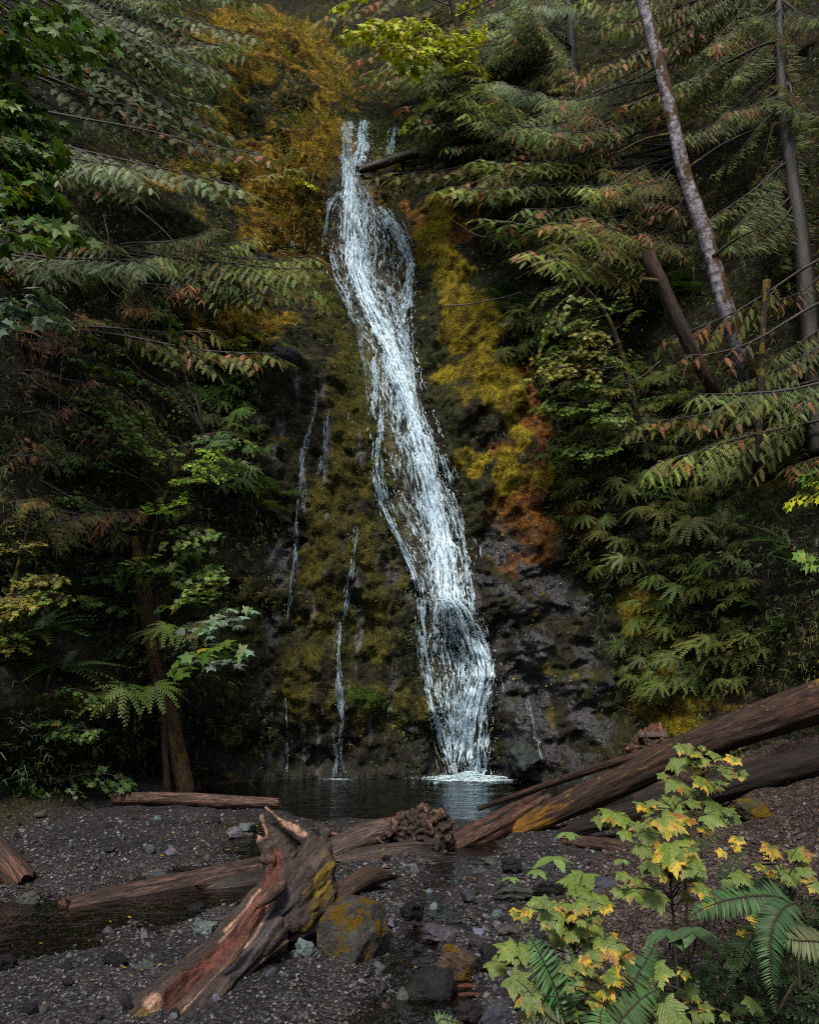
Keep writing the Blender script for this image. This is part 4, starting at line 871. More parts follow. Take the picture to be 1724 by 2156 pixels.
# gravel: pebbles nobody could count
def pebble(seed):
    r_ = np.random.RandomState(seed)
    bm = bmesh.new(); bmesh.ops.create_icosphere(bm, subdivisions=1, radius=1)
    P = np.array([v.co[:] for v in bm.verts]); Fc = np.array([[v.index for v in f.verts] for f in bm.faces]); bm.free()
    P = P * (1 + .3 * (r_.rand(len(P)) - .5))[:, None]
    for _ in range(4):
        n = nrm(r_.normal(size=3)); e = P @ n - .6; P = P - np.clip(e, 0, None)[:, None] * n
    return P * [1, .8, .55], [Fc], None, np.zeros((len(P), 2))
peb = [pebble(k) for k in range(6)]
mb = MB()
NP = 32000
uu = R.rand(NP * 2) * 2000 - 140; vv = 1690 + (R.rand(NP * 2) ** .8) * 490
p = gp(uu, vv, .05); 
zz = ground_z(p[:, 0], p[:, 1])
for _ in range(4): p = gp(uu, vv, np.minimum(zz, 1.4)); zz = ground_z(p[:, 0], p[:, 1])
bk = np.clip((p[:, 0] - np.interp(p[:, 1], toe_y, toe_x)) / .6, 0, 1)
dens = np.clip(.55 + .5 * fbm(p[:, 0] * 1.1, p[:, 1] * 1.1, 33, 3), .1, 1) * np.where(zz > -.12, 1, .25) * (p[:, 1] < 12.8) * (p[:, 1] > 2.2)
dens = dens * np.where((uu < 700) & (vv > 1970), .45, 1)
keep = R.rand(len(uu)) < dens; p, zz, bk = p[keep][:NP], zz[keep][:NP], bk[keep][:NP]
n = len(p); sz = (.005 + .018 * R.rand(n) ** 2.6) * np.clip(p[:, 1] / 6, .7, 1.5); 
tone = R.rand(n)
pc = np.where((tone < .4)[:, None], [.046, .046, .052], np.where((tone < .7)[:, None], [.028, .026, .028], np.where((tone < .85)[:, None], [.085, .090, .098], [.085, .062, .055])))
pc = pc * 1.0 * (.6 + .8 * R.rand(n))[:, None] * (1 - .45 * bk)[:, None] * np.where(bk[:, None] > .3, [1.75, 1.4, 1.3], 1); pc = pc * np.where(zz < .02, .5, 1)[:, None]
an = R.rand(n) * 6.28; tl = R.randn(n, 3) * .25; Zv = nrm(np.array([0, 0, 1.]) + tl); Xv = nrm(np.cross(np.stack([np.cos(an), np.sin(an), 0 * an], -1), Zv)); Yv = np.cross(Zv, Xv)
kk = R.randint(0, 6, n)
for k in range(6):
    m_ = kk == k; scatter(mb, peb[k], Xv[m_], Yv[m_], Zv[m_], np.c_[p[m_, :2], zz[m_] + sz[m_] * .25], sz[m_], pc[m_])
t = NT("pebbles"); c = t.mix(1.0, t.attr(), t.mix(t.noise(t.geo().outputs['Position'], 60, 3), (.7, .7, .7), (1.3, 1.3, 1.3)), 'MULTIPLY')
peb_mat = t.done(t.pbsdf(c, .55, None, .4))
g_ = link("gravel", mb.mesh("gravel", [peb_mat], smooth=False)); tag(g_, "dark wet gravel and pebbles covering the stream bed", "gravel", kind='stuff')
# ------------------------------------------------------------------ plants: leaf shapes
leaf_mat = leaf_material("leaf_green", .30, .5, .30, .30)
cedar_mat = leaf_material("cedar_foliage", .22, .55, .25, .35)
twig_mat = bark_material("twig_bark", (.035, .030, .027), (.14, .125, .115), (.07, .055, .008), .05, .8, 2)
mossbark_mat = bark_material("mossy_bark", (.018, .014, .010), (.06, .045, .032), (.060, .040, .004), .62, .9)
def blade(w=.5, n=4, fold=.15, curl=.1, tooth=0.0):
    """leaf blade along +y from 0 to 1 with a folded midrib"""
    t_ = np.linspace(0, 1, n + 1)
    wd = w * np.sin(np.clip(t_ * .94 + .04, 0, 1) * math.pi) ** .8 * (1 - .35 * t_)
    V, F = [], []
    for k, (y, q) in enumerate(zip(t_, wd)):
        z = -curl * y * y
        V += [(-q, y - (tooth if k % 2 else 0), z + fold * q), (0, y, z), (q, y - (tooth if k % 2 else 0), z + fold * q)]
    for k in range(n):
        a = 3 * k; F += [(a, a + 1, a + 4, a + 3), (a + 1, a + 2, a + 5, a + 4)]
    V = np.array(V); return V, [np.array(F)], np.ones((len(V), 3)), V[:, :2] * 1.0
def maple(rings=1, lobes=5, teeth=1, depth_=.52, droop=.22, seed=0):
    """palmate leaf, stalk at the origin, tip at y = 1"""
    r_ = np.random.RandomState(seed)
    angs = {5: [0, 50, -50, 108, -108], 7: [0, 36, -36, 76, -76, 122, -122]}[lobes]; lens = {5: [.74, .70, .70, .46, .46], 7: [.74, .72, .72, .62, .62, .45, .45]}[lobes]
    order = np.argsort(angs); A = [angs[i] for i in order]; Ln = [lens[i] * r_.uniform(.93, 1.07) for i in order]
    pts = []
    for i, (a, l) in enumerate(zip(A, Ln)):
        w = 9.0
        if i == 0: pts.append((a - 30, l * .42))
        if teeth: pts += [(a - 15, l * .66), (a - 12, l * .80), (a - 6, l * .82)]
        else: pts.append((a - 11, l * .72))
        pts.append((a, l))
        if teeth: pts += [(a + 6, l * .82), (a + 12, l * .80), (a + 15, l * .66)]
        else: pts.append((a + 11, l * .72))
        if i < len(A) - 1: pts.append(((a + A[i + 1]) / 2, min(l, Ln[i + 1]) * depth_ / .74 * .9))
    pts.append((A[-1] + 30, Ln[-1] * .42)); pts.append((180, .05))
    P = np.array([(r * math.sin(rad(a)), r * math.cos(rad(a))) for a, r in pts]); c = np.array([0, .26])
    m = len(P); V = [np.array([[0, 0.0]])]
    for k in range(1, rings + 1): V.append(P * (k / rings))
    V2 = np.concatenate(V); F3, F4 = [], []
    for j in range(m):
        F3.append((0, 1 + (j + 1) % m, 1 + j))
    for k in range(1, rings):
        for j in range(m):
            a, b = 1 + (k - 1) * m + j, 1 + (k - 1) * m + (j + 1) % m; F4.append((a, b, b + m, a + m))
    rr = np.hypot(V2[:, 0], V2[:, 1]); ang = np.arctan2(V2[:, 0], V2[:, 1])
    z = -droop * rr ** 2 + .035 * np.cos(ang * 360 / 50) * rr
    V3 = np.c_[V2[:, 0], V2[:, 1] + .26, z]; V3[:, 1] -= .26
    Fs = [np.array(F3)] + ([np.array(F4)] if F4 else [])
    return V3, Fs, np.ones((len(V3), 3)), V3[:, :2].copy()
def feather(pairs=11, ang=48, lat=.36, lw=.055, teeth=3, droop=.12, taper=.75, latdroop=.25):
    """flat spray or frond: side leaflets on both sides of a midrib along +y"""
    V, F, Cc = [], [], []
    for k in range(pairs):
        t_ = (k + .6) / pairs
        L = lat * (math.sin(min(1, t_ * 2.2 + .35) * math.pi / 2)) * (1 - t_) ** taper + .04
        for s in (-1, 1):
            y0 = t_ + (.02 if s > 0 else 0); a = rad(ang) * (1 - .25 * t_)
            d = np.array([s * math.sin(a), math.cos(a), 0]); nn = np.array([-d[1], d[0], 0]) * s
            base = len(V); m = teeth + 1
            for j in range(m + 1):
                q = j / m; wv = lw * (1 - .75 * q) * (.55 if j % 2 == 0 and teeth > 1 else 1.0)
                p = np.array([0, y0, -droop * y0 * y0]) + d * L * q; p[2] -= latdroop * L * q * q
                V += [p + nn * wv, p - nn * wv + d * wv * .4]
                Cc += [.8 + .35 * q] * 2
            for j in range(m): F.append((base + 2 * j, base + 2 * j + 1, base + 2 * j + 3, base + 2 * j + 2))
    V = np.array(V); b = len(V); ys = np.linspace(0, 1, 6)
    Vm = np.concatenate([np.c_[np.full(6, -.012), ys, -droop * ys ** 2], np.c_[np.full(6, .012), ys, -droop * ys ** 2]])
    F = np.array(F + [(b + i, b + 6 + i, b + 7 + i, b + 1 + i) for i in range(5)])
    V = np.concatenate([V, Vm]); Cc = np.concatenate([Cc, np.full(12, .8)])
    return V, [F], np.repeat(Cc[:, None], 3, 1), V[:, :2].copy()
SPRAY = [feather(7, 42, .24, .024, 1, .22, .6), feather(8, 36, .21, .021, 1, .34, .6), feather(7, 46, .28, .026, 1, .12, .6)]
SPRAYLO = [feather(6, 46, .42, .065, 1, .16), feather(7, 40, .36, .06, 1, .25)]
MAPLE = [maple(1, 5, 0, seed=k, droop=.15 + .15 * k) for k in range(3)]; MAPLE7 = [maple(1, 7, 0, .5, seed=k, droop=.1 + .2 * k) for k in range(3)]
FINGER = feather(9, 60, .145, .043, 1, .30, .5, .2)
def rdir(n, spread): return R.randn(n, 3) * spread
def vary(c, n, s=.25):
    return np.asarray(c)[None] * (1 + s * R.randn(n, 1)).clip(.35, 1.9) * (1 + .10 * R.randn(n, 3)).clip(.7, 1.3)

# ------------------------------------------------------------------ cedar boughs: grown along +x, 3 m long, foliage on the outer part
def cedar_bough(seed, start=.25, droop=.5, dead=.12, green=(.040, .062, .034), n2=25, spray=.23, fill=1.0, gold=0.0):
    global R
    keepR = R; R = np.random.RandomState(1000 + seed)
    L = 3.0; mb = MB()
    t_ = np.linspace(0, 1, 8)
    ax = np.stack([t_ * L, .12 * np.sin(t_ * 4 + seed), -droop * t_ ** 1.6 + droop * .75 * t_ ** 4 + .03 * np.sin(t_ * 9 + seed)], -1)
    V, F, uv = tube(ax, .028 * (1 - t_) ** .8 + .004, 26, 6, True, .2, 3); mb.add(V, F, (1, 1, 1), uv, 0)
    A = catmull(ax, 60); T = nrm(np.gradient(A, axis=0))
    sp_o, sp_d, sp_s = [], [], []
    for k in range(n2):
        q = start + (1 - start) * (k + R.rand()) / n2; i = min(59, int(q * 59)); s = -1 if k % 2 else 1
        l2 = (.30 + .85 * (1 - q)) * R.uniform(.7, 1.2)
        d = nrm(T[i] * .75 + np.array([0, s, 0]) * R.uniform(.5, .95) + np.array([0, 0, -.05 - .35 * R.rand()]))
        tt = np.linspace(0, 1, 5)[:, None]
        P = A[i] + d * l2 * tt + np.array([0, 0, -.28 * l2]) * tt ** 2 + T[i] * .12 * l2 * tt ** 2
        V, F, uv = tube(P, .009 * (1 - tt[:, 0]) + .0025, 9, 4, False); mb.add(V, F, (1, 1, 1), uv, 0)
        m = max(4, int(l2 / .055 * fill))
        Q = catmull(P, m + 2)[1:]; TT = nrm(np.gradient(Q, axis=0))
        for j in range(len(Q)):
            ss = 1 if j % 2 else -1
            side = nrm(np.cross(TT[j], [0, 0, 1.])) * ss
            f_ = j / len(Q); dd = nrm(TT[j] * .75 + side * .85 + np.array([0, 0, -.22]) + R.randn(3) * .17)
            if j == len(Q) - 1: dd = nrm(TT[j] + np.array([0, 0, -.3]))
            sp_o.append(Q[j]); sp_d.append(dd); sp_s.append(spray * R.uniform(.85, 1.1) * (.45 + .65 * math.sin(min(1, (1 - j / len(Q)) * 1.5 + .12) * math.pi / 2)))
    o, d, s = np.array(sp_o), np.array(sp_d), np.array(sp_s); n = len(o)
    up = np.array([0, 0, 1.]) + R.randn(n, 3) * .14
    Xv, Yv, Zv = frame_from(d, up)
    col = vary(green, n, .28)
    dd = R.rand(n) < dead * 2.2 * (pn(o[:, 0] * 2.5, o[:, 1] * 2.5, seed * 3.3) > .08); col[dd] = vary((.26, .11, .05), dd.sum(), .35)
    gg = (R.rand(n) < gold) & ~dd; col[gg] = vary((.10, .095, .018), gg.sum(), .3)
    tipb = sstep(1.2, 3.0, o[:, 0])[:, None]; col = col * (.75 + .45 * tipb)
    kk = R.randint(0, 3, n)
    for k in range(3):
        m = kk == k
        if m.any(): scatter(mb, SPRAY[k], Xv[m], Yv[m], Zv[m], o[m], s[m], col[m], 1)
    R = keepR
    return mb.mesh("bough", [twig_mat, cedar_mat])
GRN, BLU, YEL = (.090, .130, .034), (.145, .195, .105), (.15, .17, .035)
boughs = {'blue': [cedar_bough(k, .30, .28 + .09 * k, .04, BLU) for k in range(5)],
          'green': [cedar_bough(10 + k, .25, .25 + .10 * k, .06, GRN) for k in range(5)],
          'bright': [cedar_bough(20 + k, .35, .25 + .1 * k, .07, (.18, .235, .055), gold=.25) for k in range(5)],
          'orange': [cedar_bough(30 + k, .40, .25 + .12 * k, .22, (.125, .145, .036), 15, gold=.2) for k in range(5)],
          'bare': [cedar_bough(40 + k, .6, .3 + .2 * k, .5, (.08, .075, .035), 8, .22, .5) for k in range(4)]}
def aim(o, a, b, length=3.0, roll=0.0, sc=None):
    """lay an object grown along +x from point a towards point b"""
    a, b = Vector(a), Vector(b); d = b - a
    q = d.to_track_quat('X', 'Z'); o.rotation_mode = 'QUATERNION'
    from mathutils import Quaternion
    o.rotation_quaternion = q @ Quaternion((1, 0, 0), roll)
    o.location = a; s = d.length / length if sc is None else sc
    o.scale = (d.length / length, s, s)
def trunk_obj(P, r, mat, parent, seg=22, n=120, noise=.12, tone=(1, 1, 1), name="trunk"):
    V, F, uv = tube(P, r, n, seg, True, noise, 1.6); m = MB(); m.add(V, F, tone, uv * [2 * math.pi * np.mean(r) * 1.4, 1])
    o = link(name, m.mesh(name, [mat])); return under(o, parent) if parent else o
def cedar_tree(label, base, top, r, tips, group="western cedars on the slopes", trunkmat=None, tone=(.05, .045, .04), rise=1.2):
    """tips: (u, v, Y, kind): end of each bough; boughs leave the trunk above their tips"""
    base, top = np.array(base, float), np.array(top, float)
    root = thing("cedar_tree", label, "tree", tuple(base), group)
    trunk_obj([base + (top - base) * q + np.array([.08 * math.sin(q * 7 + base[0]), 0, 0]) for q in (0, .33, .66, 1)], [r * .7, r * .6, r * .45, r * .25], trunkmat or dark_wood_mat, root, tone=tone)
    for u, v, Y, kind in tips:
        e = at(u, v, Y)
        q = np.clip((e[2] + rise * R.uniform(.6, 1.5) - base[2]) / (top[2] - base[2]), .05, .97)
        s = base + (top - base) * q
        o = link("bough", random.choice(boughs[kind])); o.color = (*(np.array([1, 1, 1]) * random.uniform(.8, 1.2)), 1)
        ln = np.linalg.norm(e - s)
        aim(o, s, e + np.array([0, 0, .15 * ln]), 3.0, (1 if e[0] > s[0] else -1) * (.62 + random.uniform(-.4, .3)), np.clip(ln / 3.0, .65, 1.0))
        under(o, root)
    return root
def cluster(cu, cv, su, sv, Y, n, kinds):
    return [(cu + random.gauss(0, su), cv + random.gauss(0, sv), Y + random.gauss(0, .5), random.choice(kinds)) for _ in range(n)]
def more(cu, cv, su, sv, Y, n, kinds): return cluster(cu, cv, su, sv, Y, int(n * 1.45), kinds)
# left slope
cedar_tree("tall cedar at the left edge whose long boughs droop over the upper left slope", (-8.3, 12.0, 1.5), (-8.6, 12.4, 19), .34,
   more(420, 300, 80, 50, 14.5, 7, ['blue', 'blue', 'green']) + more(250, 420, 70, 60, 13, 6, ['green', 'blue']) + more(480, 420, 60, 50, 14, 4, ['blue', 'bare']) + more(200, 640, 60, 60, 11.8, 3, ['blue', 'bare']))
cedar_tree("cedar left of the fall whose bright boughs reach towards the mossy rock", (-6.4, 14.3, 4.5), (-6.0, 14.2, 10.5), .14,
   more(560, 600, 60, 30, 14.6, 6, ['blue', 'bright', 'bright']) + more(660, 620, 30, 22, 14.6, 3, ['bright']) + more(470, 560, 70, 40, 14.2, 4, ['blue', 'green']) + more(380, 590, 60, 50, 13.8, 3, ['bare', 'green']) + more(320, 700, 90, 60, 13.2, 5, ['bare', 'orange', 'green']))
cedar_tree("cedar on the upper left rim with blue green boughs hanging at the top", (-9.6, 17.0, 13), (-9.8, 17.4, 26), .2,
   more(350, 60, 60, 40, 17, 8, ['blue', 'blue', 'green']) + more(470, 120, 50, 40, 17.5, 4, ['blue', 'green']) + more(250, 150, 60, 50, 16, 5, ['green', 'blue']) + more(400, 200, 50, 40, 16.5, 3, ['blue']) + more(520, 30, 40, 30, 18, 3, ['bright']), rise=2.0)
cedar_tree("dark cedar low on the left bank with brown tipped sprays", (-6.6, 12.4, 1.2), (-6.6, 12.4, 8), .12,
   more(200, 900, 100, 80, 12.3, 5, ['bare', 'green']) + more(120, 1130, 70, 50, 11.6, 4, ['orange', 'green']) + more(240, 1130, 50, 40, 12, 3, ['orange', 'bare']) + more(430, 850, 70, 60, 13.6, 3, ['green', 'orange']) + more(60, 800, 50, 80, 11.3, 4, ['green', 'bare']), rise=.8)
# right slope
cedar_tree("cedar above the fall whose feathery pale boughs hang over its upper right side", (4.6, 19.0, 13.2), (4.4, 18.6, 27), .28,
   more(1110, 60, 40, 35, 16.5, 7, ['bright', 'blue', 'bright']) + more(1040, 240, 40, 30, 16, 6, ['bright', 'blue']) + more(960, 180, 40, 40, 18, 5, ['green', 'bright']) + more(900, 300, 40, 40, 18.6, 5, ['green', 'green', 'orange']) + more(1200, 160, 50, 50, 16.5, 4, ['green', 'orange']) + more(800, 210, 30, 20, 19.5, 3, ['bright', 'orange']) + more(890, 190, 60, 40, 18.8, 6, ['green', 'bright', 'green']) + more(820, 130, 50, 40, 20, 5, ['green', 'orange']) + more(1000, 120, 40, 40, 17.5, 4, ['green', 'bright']) + more(700, 190, 30, 40, 21, 4, ['orange', 'bare']), rise=2.0)
cedar_tree("cedar right of the fall with arching boughs and many orange sprays", (7.2, 16.2, 8.6), (5.4, 15.9, 20), .2,
   more(1000, 400, 60, 30, 16.2, 5, ['orange', 'bright', 'orange']) + more(860, 430, 25, 15, 17.5, 2, ['orange', 'bright']) + more(1180, 330, 60, 50, 15, 6, ['orange', 'green', 'bare']) + more(1250, 440, 60, 40, 14.4, 6, ['orange', 'bright', 'bare']) + more(1160, 570, 50, 30, 14.2, 5, ['bright', 'orange']) + more(1050, 500, 50, 40, 16, 4, ['green', 'green']) + more(1060, 320, 50, 40, 16.4, 4, ['green', 'orange']), rise=1.6)
cedar_tree("dark tall cedar trunk standing back at the right edge of the picture", at(1722, 960, 11.9), at(1630, -80, 13.2), .24,
   more(1500, 160, 70, 70, 14, 6, ['green', 'orange', 'green']) + more(1560, 420, 80, 70, 13, 6, ['green', 'orange']) + more(1420, 300, 60, 70, 14, 4, ['green', 'bare']) + more(1620, 560, 60, 60, 12.5, 4, ['green', 'orange']) + more(1300, 220, 50, 60, 14.6, 4, ['green', 'orange']) + more(1480, 50, 70, 40, 14, 6, ['green', 'orange']) + more(1640, 180, 60, 80, 13, 7, ['green', 'orange']) + more(1660, 380, 50, 60, 12.6, 4, ['green']) + more(1310, 60, 50, 40, 15, 5, ['green', 'orange', 'bright']) + more(1690, 60, 40, 40, 13, 6, ['orange', 'bare', 'green']) + more(1700, 200, 30, 50, 12.6, 5, ['orange', 'green']), trunkmat=dark_wood_mat, tone=(.2, .19, .19))
cedar_tree("cedar beyond the right edge whose orange tipped boughs cross the dark lower wall", (7.4, 11.2, 3.0), (7.0, 11.2, 13), .22,
   more(1440, 980, 50, 30, 12.6, 3, ['orange', 'orange', 'bright']) + more(1560, 880, 60, 60, 12.4, 2, ['orange', 'green']) + more(1560, 680, 60, 50, 12.6, 2, ['orange', 'green', 'bare']) + more(1430, 790, 60, 40, 12.9, 2, ['bare', 'orange']) + more(1660, 780, 40, 80, 12, 2, ['green', 'orange']) + more(1650, 1010, 40, 50, 11.6, 2, ['green', 'orange']), rise=1.0)
# ------------------------------------------------------------------ broad-leaved boughs, grown along +x, 1.5 m long
def leafy_bough(seed, n2=9, per=6, size=.12, green=(.05, .085, .02), tmpl=None, flat=.7, droop=.3, yellow=.1, ycol=(.16, .13, .015), spread=.65):
    global R
    keepR = R; R = np.random.RandomState(2000 + seed)
    L = 1.5; mb = MB(); t_ = np.linspace(0, 1, 6)
    ax = np.stack([t_ * L, .06 * np.sin(t_ * 5 + seed), -droop * t_ ** 2 + .05 * np.sin(t_ * 7 + seed)], -1)
    V, F, uv = tube(ax, .012 * (1 - t_) + .003, 16, 5, True); mb.add(V, F, (1, .9, .8), uv, 0)
    A = catmull(ax, 40); T = nrm(np.gradient(A, axis=0)); o, d = [], []
    for k in range(n2):
        q = .15 + .85 * (k + R.rand()) / n2; i = min(39, int(q * 39)); s = -1 if k % 2 else 1
        l2 = spread * (.35 + .65 * (1 - q)) * R.uniform(.6, 1.2)
        dr = nrm(T[i] * .7 + np.array([0, s, 0]) * R.uniform(.5, 1) + np.array([0, 0, .1 * R.randn() - .05]))
        P = A[i] + dr * l2 * np.linspace(0, 1, 4)[:, None] + np.array([0, 0, -.15 * l2]) * np.linspace(0, 1, 4)[:, None] ** 2
        V, F, uv = tube(P, [.004, .003, .0025, .0015], 6, 3, False); mb.add(V, F, (1, .9, .8), uv, 0)
        for j in range(per):
            f = .25 + .75 * (j + R.rand()) / per; p = P[0] + (P[-1] - P[0]) * f
            sd = nrm(np.cross(dr, [0, 0, 1.])) * (1 if j % 2 else -1)
            dd = nrm(dr * .6 + sd * R.uniform(.2, 1) + np.array([0, 0, -.3 - .3 * R.rand()]))
            o.append(p + dd * size * .5 + np.array([0, 0, R.randn() * .025])); d.append(dd)
    o, d = np.array(o), np.array(d); n = len(o)
    Xv, Yv, Zv = frame_from(d, np.array([0, 0, 1.]) * flat + R.randn(n, 3) * .28 + np.array([.15, 0, 0]))
    col = vary(green, n, .22); y = R.rand(n) < yellow; col[y] = vary(ycol, y.sum(), .25)
    s = size * R.uniform(.6, 1.2, n); tm = tmpl or MAPLE; kk = R.randint(0, len(tm), n)
    for k in range(len(tm)):
        m = kk == k
        if m.any(): scatter(mb, tm[k], Xv[m], Yv[m], Zv[m], o[m], s[m], col[m], 1)
    R = keepR
    return mb.mesh("leafy_bough", [twig_mat, leaf_mat])
leafy = {'big': [leafy_bough(k, 9, 5, .21, (.060, .115, .018), MAPLE, yellow=.08) for k in range(4)],
         'gold': [leafy_bough(10 + k, 9, 6, .19, (.34, .38, .02), MAPLE, yellow=.25, ycol=(.22, .19, .02)) for k in range(3)],
         'vine': [leafy_bough(20 + k, 12, 9, .085, (.10, .160, .028), MAPLE7, .9, .25, .05) for k in range(4)],
         'vivid': [leafy_bough(30 + k, 13, 10, .08, (.24, .40, .035), MAPLE7, 1.2, .2, .05, (.17, .2, .03)) for k in range(2)],
         'yellowish': [leafy_bough(40 + k, 12, 9, .085, (.17, .175, .028), MAPLE7, .8, .3, .25, (.15, .11, .02)) for k in range(3)],
         'pale': [leafy_bough(50 + k, 7, 5, .19, (.15, .22, .16), MAPLE, 1.0, .25, .03, (.2, .16, .08)) for k in range(2)],
         'dark': [leafy_bough(60 + k, 10, 7, .13, (.05, .095, .024), MAPLE, .8, .3, .03) for k in range(3)]}
def broad_tree(label, trunkP, trunkR, tips, name="maple_tree", cat="tree", mat=None, tone=(1, 1, 1), group=None, back=(1.0, 1.6), toward=None):
    P = np.array(trunkP, float); root = thing(name, label, cat, tuple(P[0]), group)
    trunk_obj(P, trunkR, mat or mossbark_mat, root, tone=tone)
    Q = catmull(P, 60)
    for u, v, Y, kind in tips:
        e = at(u, v, Y); i = int(np.argmin(np.linalg.norm(Q - e - np.array([0, 0, -.4]), axis=1))); s = Q[i]
        d = e - s; l = np.linalg.norm(d)
        o = link("bough", random.choice(leafy[kind])); o.color = (*(np.array([1, 1, 1]) * random.uniform(.8, 1.2)), 1)
        bl_ = min(l, random.uniform(*back) * 1.2)
        a = e - d / l * bl_
        aim(o, a, e, 1.5, (1 if d[0] > 0 else -1) * (.35 + random.uniform(-.3, .25)), max(.75, bl_ / 1.5)); under(o, root)
        if l > bl_ + .25:   # bare limb from the trunk to the leafy part
            mid = (s + a) / 2 + np.array([0, 0, .06 * l])
            V, F, uv = tube([s, mid, a, a + d / l * .3], [.022, .016, .010, .006], 18, 5, False); m = MB(); m.add(V, F, (.8, .7, .6), uv)
            under(link("limb", m.mesh("limb", [twig_mat])), root)
    return root
broad_tree("broad leaved maple with dark green leaves filling the top left corner", [(-6.6, 8.8, 0), (-6.7, 8.9, 4), (-6.8, 9, 8), (-6.6, 9.2, 11)], [.2, .17, .13, .06],
    cluster(60, 100, 45, 60, 9.3, 13, ['big']) + cluster(110, 230, 40, 60, 9.4, 8, ['big']) + cluster(70, 350, 50, 40, 9.2, 8, ['big']) + cluster(120, 400, 40, 25, 9.3, 3, ['big']) + cluster(50, 560, 30, 30, 8.7, 2, ['big', 'pale']) + cluster(110, 610, 30, 15, 8.7, 2, ['pale']) + cluster(200, 60, 40, 30, 9.8, 2, ['big']))
broad_tree("golden green maple hanging into the top centre above the fall", [(1.6, 17.5, 17), (1.2, 17.3, 19), (.6, 17, 21), (-.2, 16.8, 22)], [.10, .085, .07, .04],
    cluster(770, 30, 40, 25, 16, 5, ['gold']) + cluster(880, 70, 50, 35, 16, 7, ['gold']) + cluster(930, 110, 40, 30, 16.2, 4, ['gold', 'yellowish']) + cluster(960, 30, 30, 25, 16, 3, ['gold']) + cluster(810, 225, 14, 10, 17.5, 1, ['gold']) + cluster(980, 170, 40, 30, 17, 4, ['yellowish', 'vine']) + cluster(720, 20, 20, 20, 16.5, 3, ['gold']), tone=(.6, .5, .4))
broad_tree("leaning mossy maple trunk on the left bank with pale and dark green leaf tiers", Y_([(392, 1672, 13.6), (360, 1530, 13.4), (325, 1370, 13.3), (296, 1200, 13.3), (284, 1130, 13.3)]), [.15, .15, .14, .12, .05],
    cluster(470, 1275, 40, 25, 12.4, 4, ['pale']) + cluster(400, 1330, 50, 16, 12.2, 4, ['pale', 'big']) + cluster(410, 1170, 60, 25, 12.5, 5, ['big', 'vine']) + cluster(250, 1180, 60, 30, 12.6, 4, ['big', 'dark']) + cluster(225, 1340, 30, 30, 12.7, 2, ['dark']) + cluster(230, 1420, 30, 25, 12.6, 2, ['big']) + cluster(180, 1150, 50, 40, 12.4, 3, ['dark']), tone=(2.4, 1.9, 1.2))
broad_tree("vine maple with a glowing bright green leaf tier left of the fall", [(-4.6, 13.4, .7), (-4.6, 13.3, 3), (-4.2, 13.2, 5), (-3.6, 13.1, 6.1)], [.05, .045, .035, .02],
    [(430, 960, 12.7, 'vivid'), (470, 940, 12.7, 'vivid'), (400, 985, 12.6, 'vivid'), (370, 1030, 12.5, 'vivid'), (330, 1040, 12.5, 'vivid'), (480, 985, 12.8, 'vivid')] + cluster(180, 880, 60, 30, 12.7, 4, ['vine', 'vine']) + cluster(240, 830, 60, 20, 12.9, 3, ['vine']) + cluster(420, 1090, 60, 30, 12.8, 4, ['vine', 'dark']) + cluster(330, 900, 60, 40, 13, 3, ['vine']) + cluster(480, 900, 40, 30, 13.4, 2, ['dark']) + cluster(330, 780, 70, 40, 13.3, 5, ['vine', 'dark']) + cluster(200, 740, 70, 50, 12.6, 4, ['dark', 'vine']) + cluster(130, 980, 60, 50, 12.2, 4, ['dark', 'vine']), name="vine_maple")
broad_tree("cascading vine maple with small yellow green leaves on the right wall", [(4.6, 14.6, 6), (4.2, 14.4, 8), (3.8, 14.2, 9), (3.2, 14, 9.6)], [.06, .05, .035, .02],
    cluster(1200, 620, 60, 40, 14.4, 9, ['vine', 'yellowish', 'vine']) + cluster(1160, 740, 50, 40, 14.6, 7, ['vine', 'yellowish']) + cluster(1270, 700, 60, 50, 14, 6, ['vine']) + cluster(1250, 800, 60, 40, 14, 5, ['yellowish', 'vine']) + cluster(1340, 780, 50, 40, 13.6, 4, ['vine', 'dark']) + cluster(1130, 840, 30, 40, 15, 3, ['vine']) + cluster(1170, 900, 30, 30, 14.8, 3, ['vine']), name="vine_maple")
broad_tree("yellowing shrub with small leaves at the left edge above the gravel", [(-5.9, 11.3, .8), (-5.8, 11.2, 2), (-5.6, 11.1, 3.2), (-5.4, 11, 4.2)], [.04, .035, .03, .015],
    cluster(50, 1110, 40, 40, 10.8, 5, ['yellowish', 'vine']) + cluster(70, 1210, 45, 40, 10.8, 7, ['yellowish', 'yellowish', 'vine']) + cluster(40, 1300, 40, 40, 10.9, 4, ['vine', 'yellowish']) + cluster(20, 1200, 30, 60, 10.6, 3, ['yellowish']), name="shrub", cat="shrub")
broad_tree("dark leaved shrub at the foot of the left bank", [(-5.2, 11.6, .5), (-5.2, 11.5, 1.2), (-5.1, 11.4, 1.9), (-4.9, 11.4, 2.4)], [.03, .028, .02, .01],
    cluster(70, 1560, 60, 50, 11.6, 9, ['dark']) + cluster(200, 1600, 50, 30, 12.2, 5, ['dark', 'vine']) + cluster(120, 1440, 60, 40, 11.6, 6, ['dark']) + cluster(40, 1640, 40, 20, 11.4, 3, ['dark']), name="shrub", cat="shrub")
broad_tree("leafy maple sprig reaching in from the right edge", [(5.3, 8.6, 1.8), (5.2, 8.6, 3), (5.1, 8.5, 4), (5.0, 8.5, 4.6)], [.03, .026, .02, .012],
    [(1712, 965, 8.6, 'big'), (1706, 1000, 8.5, 'gold'), (1716, 1140, 8.4, 'big'), (1720, 985, 8.6, 'vivid')], name="maple_sapling", cat="sapling", back=(.35, .5))
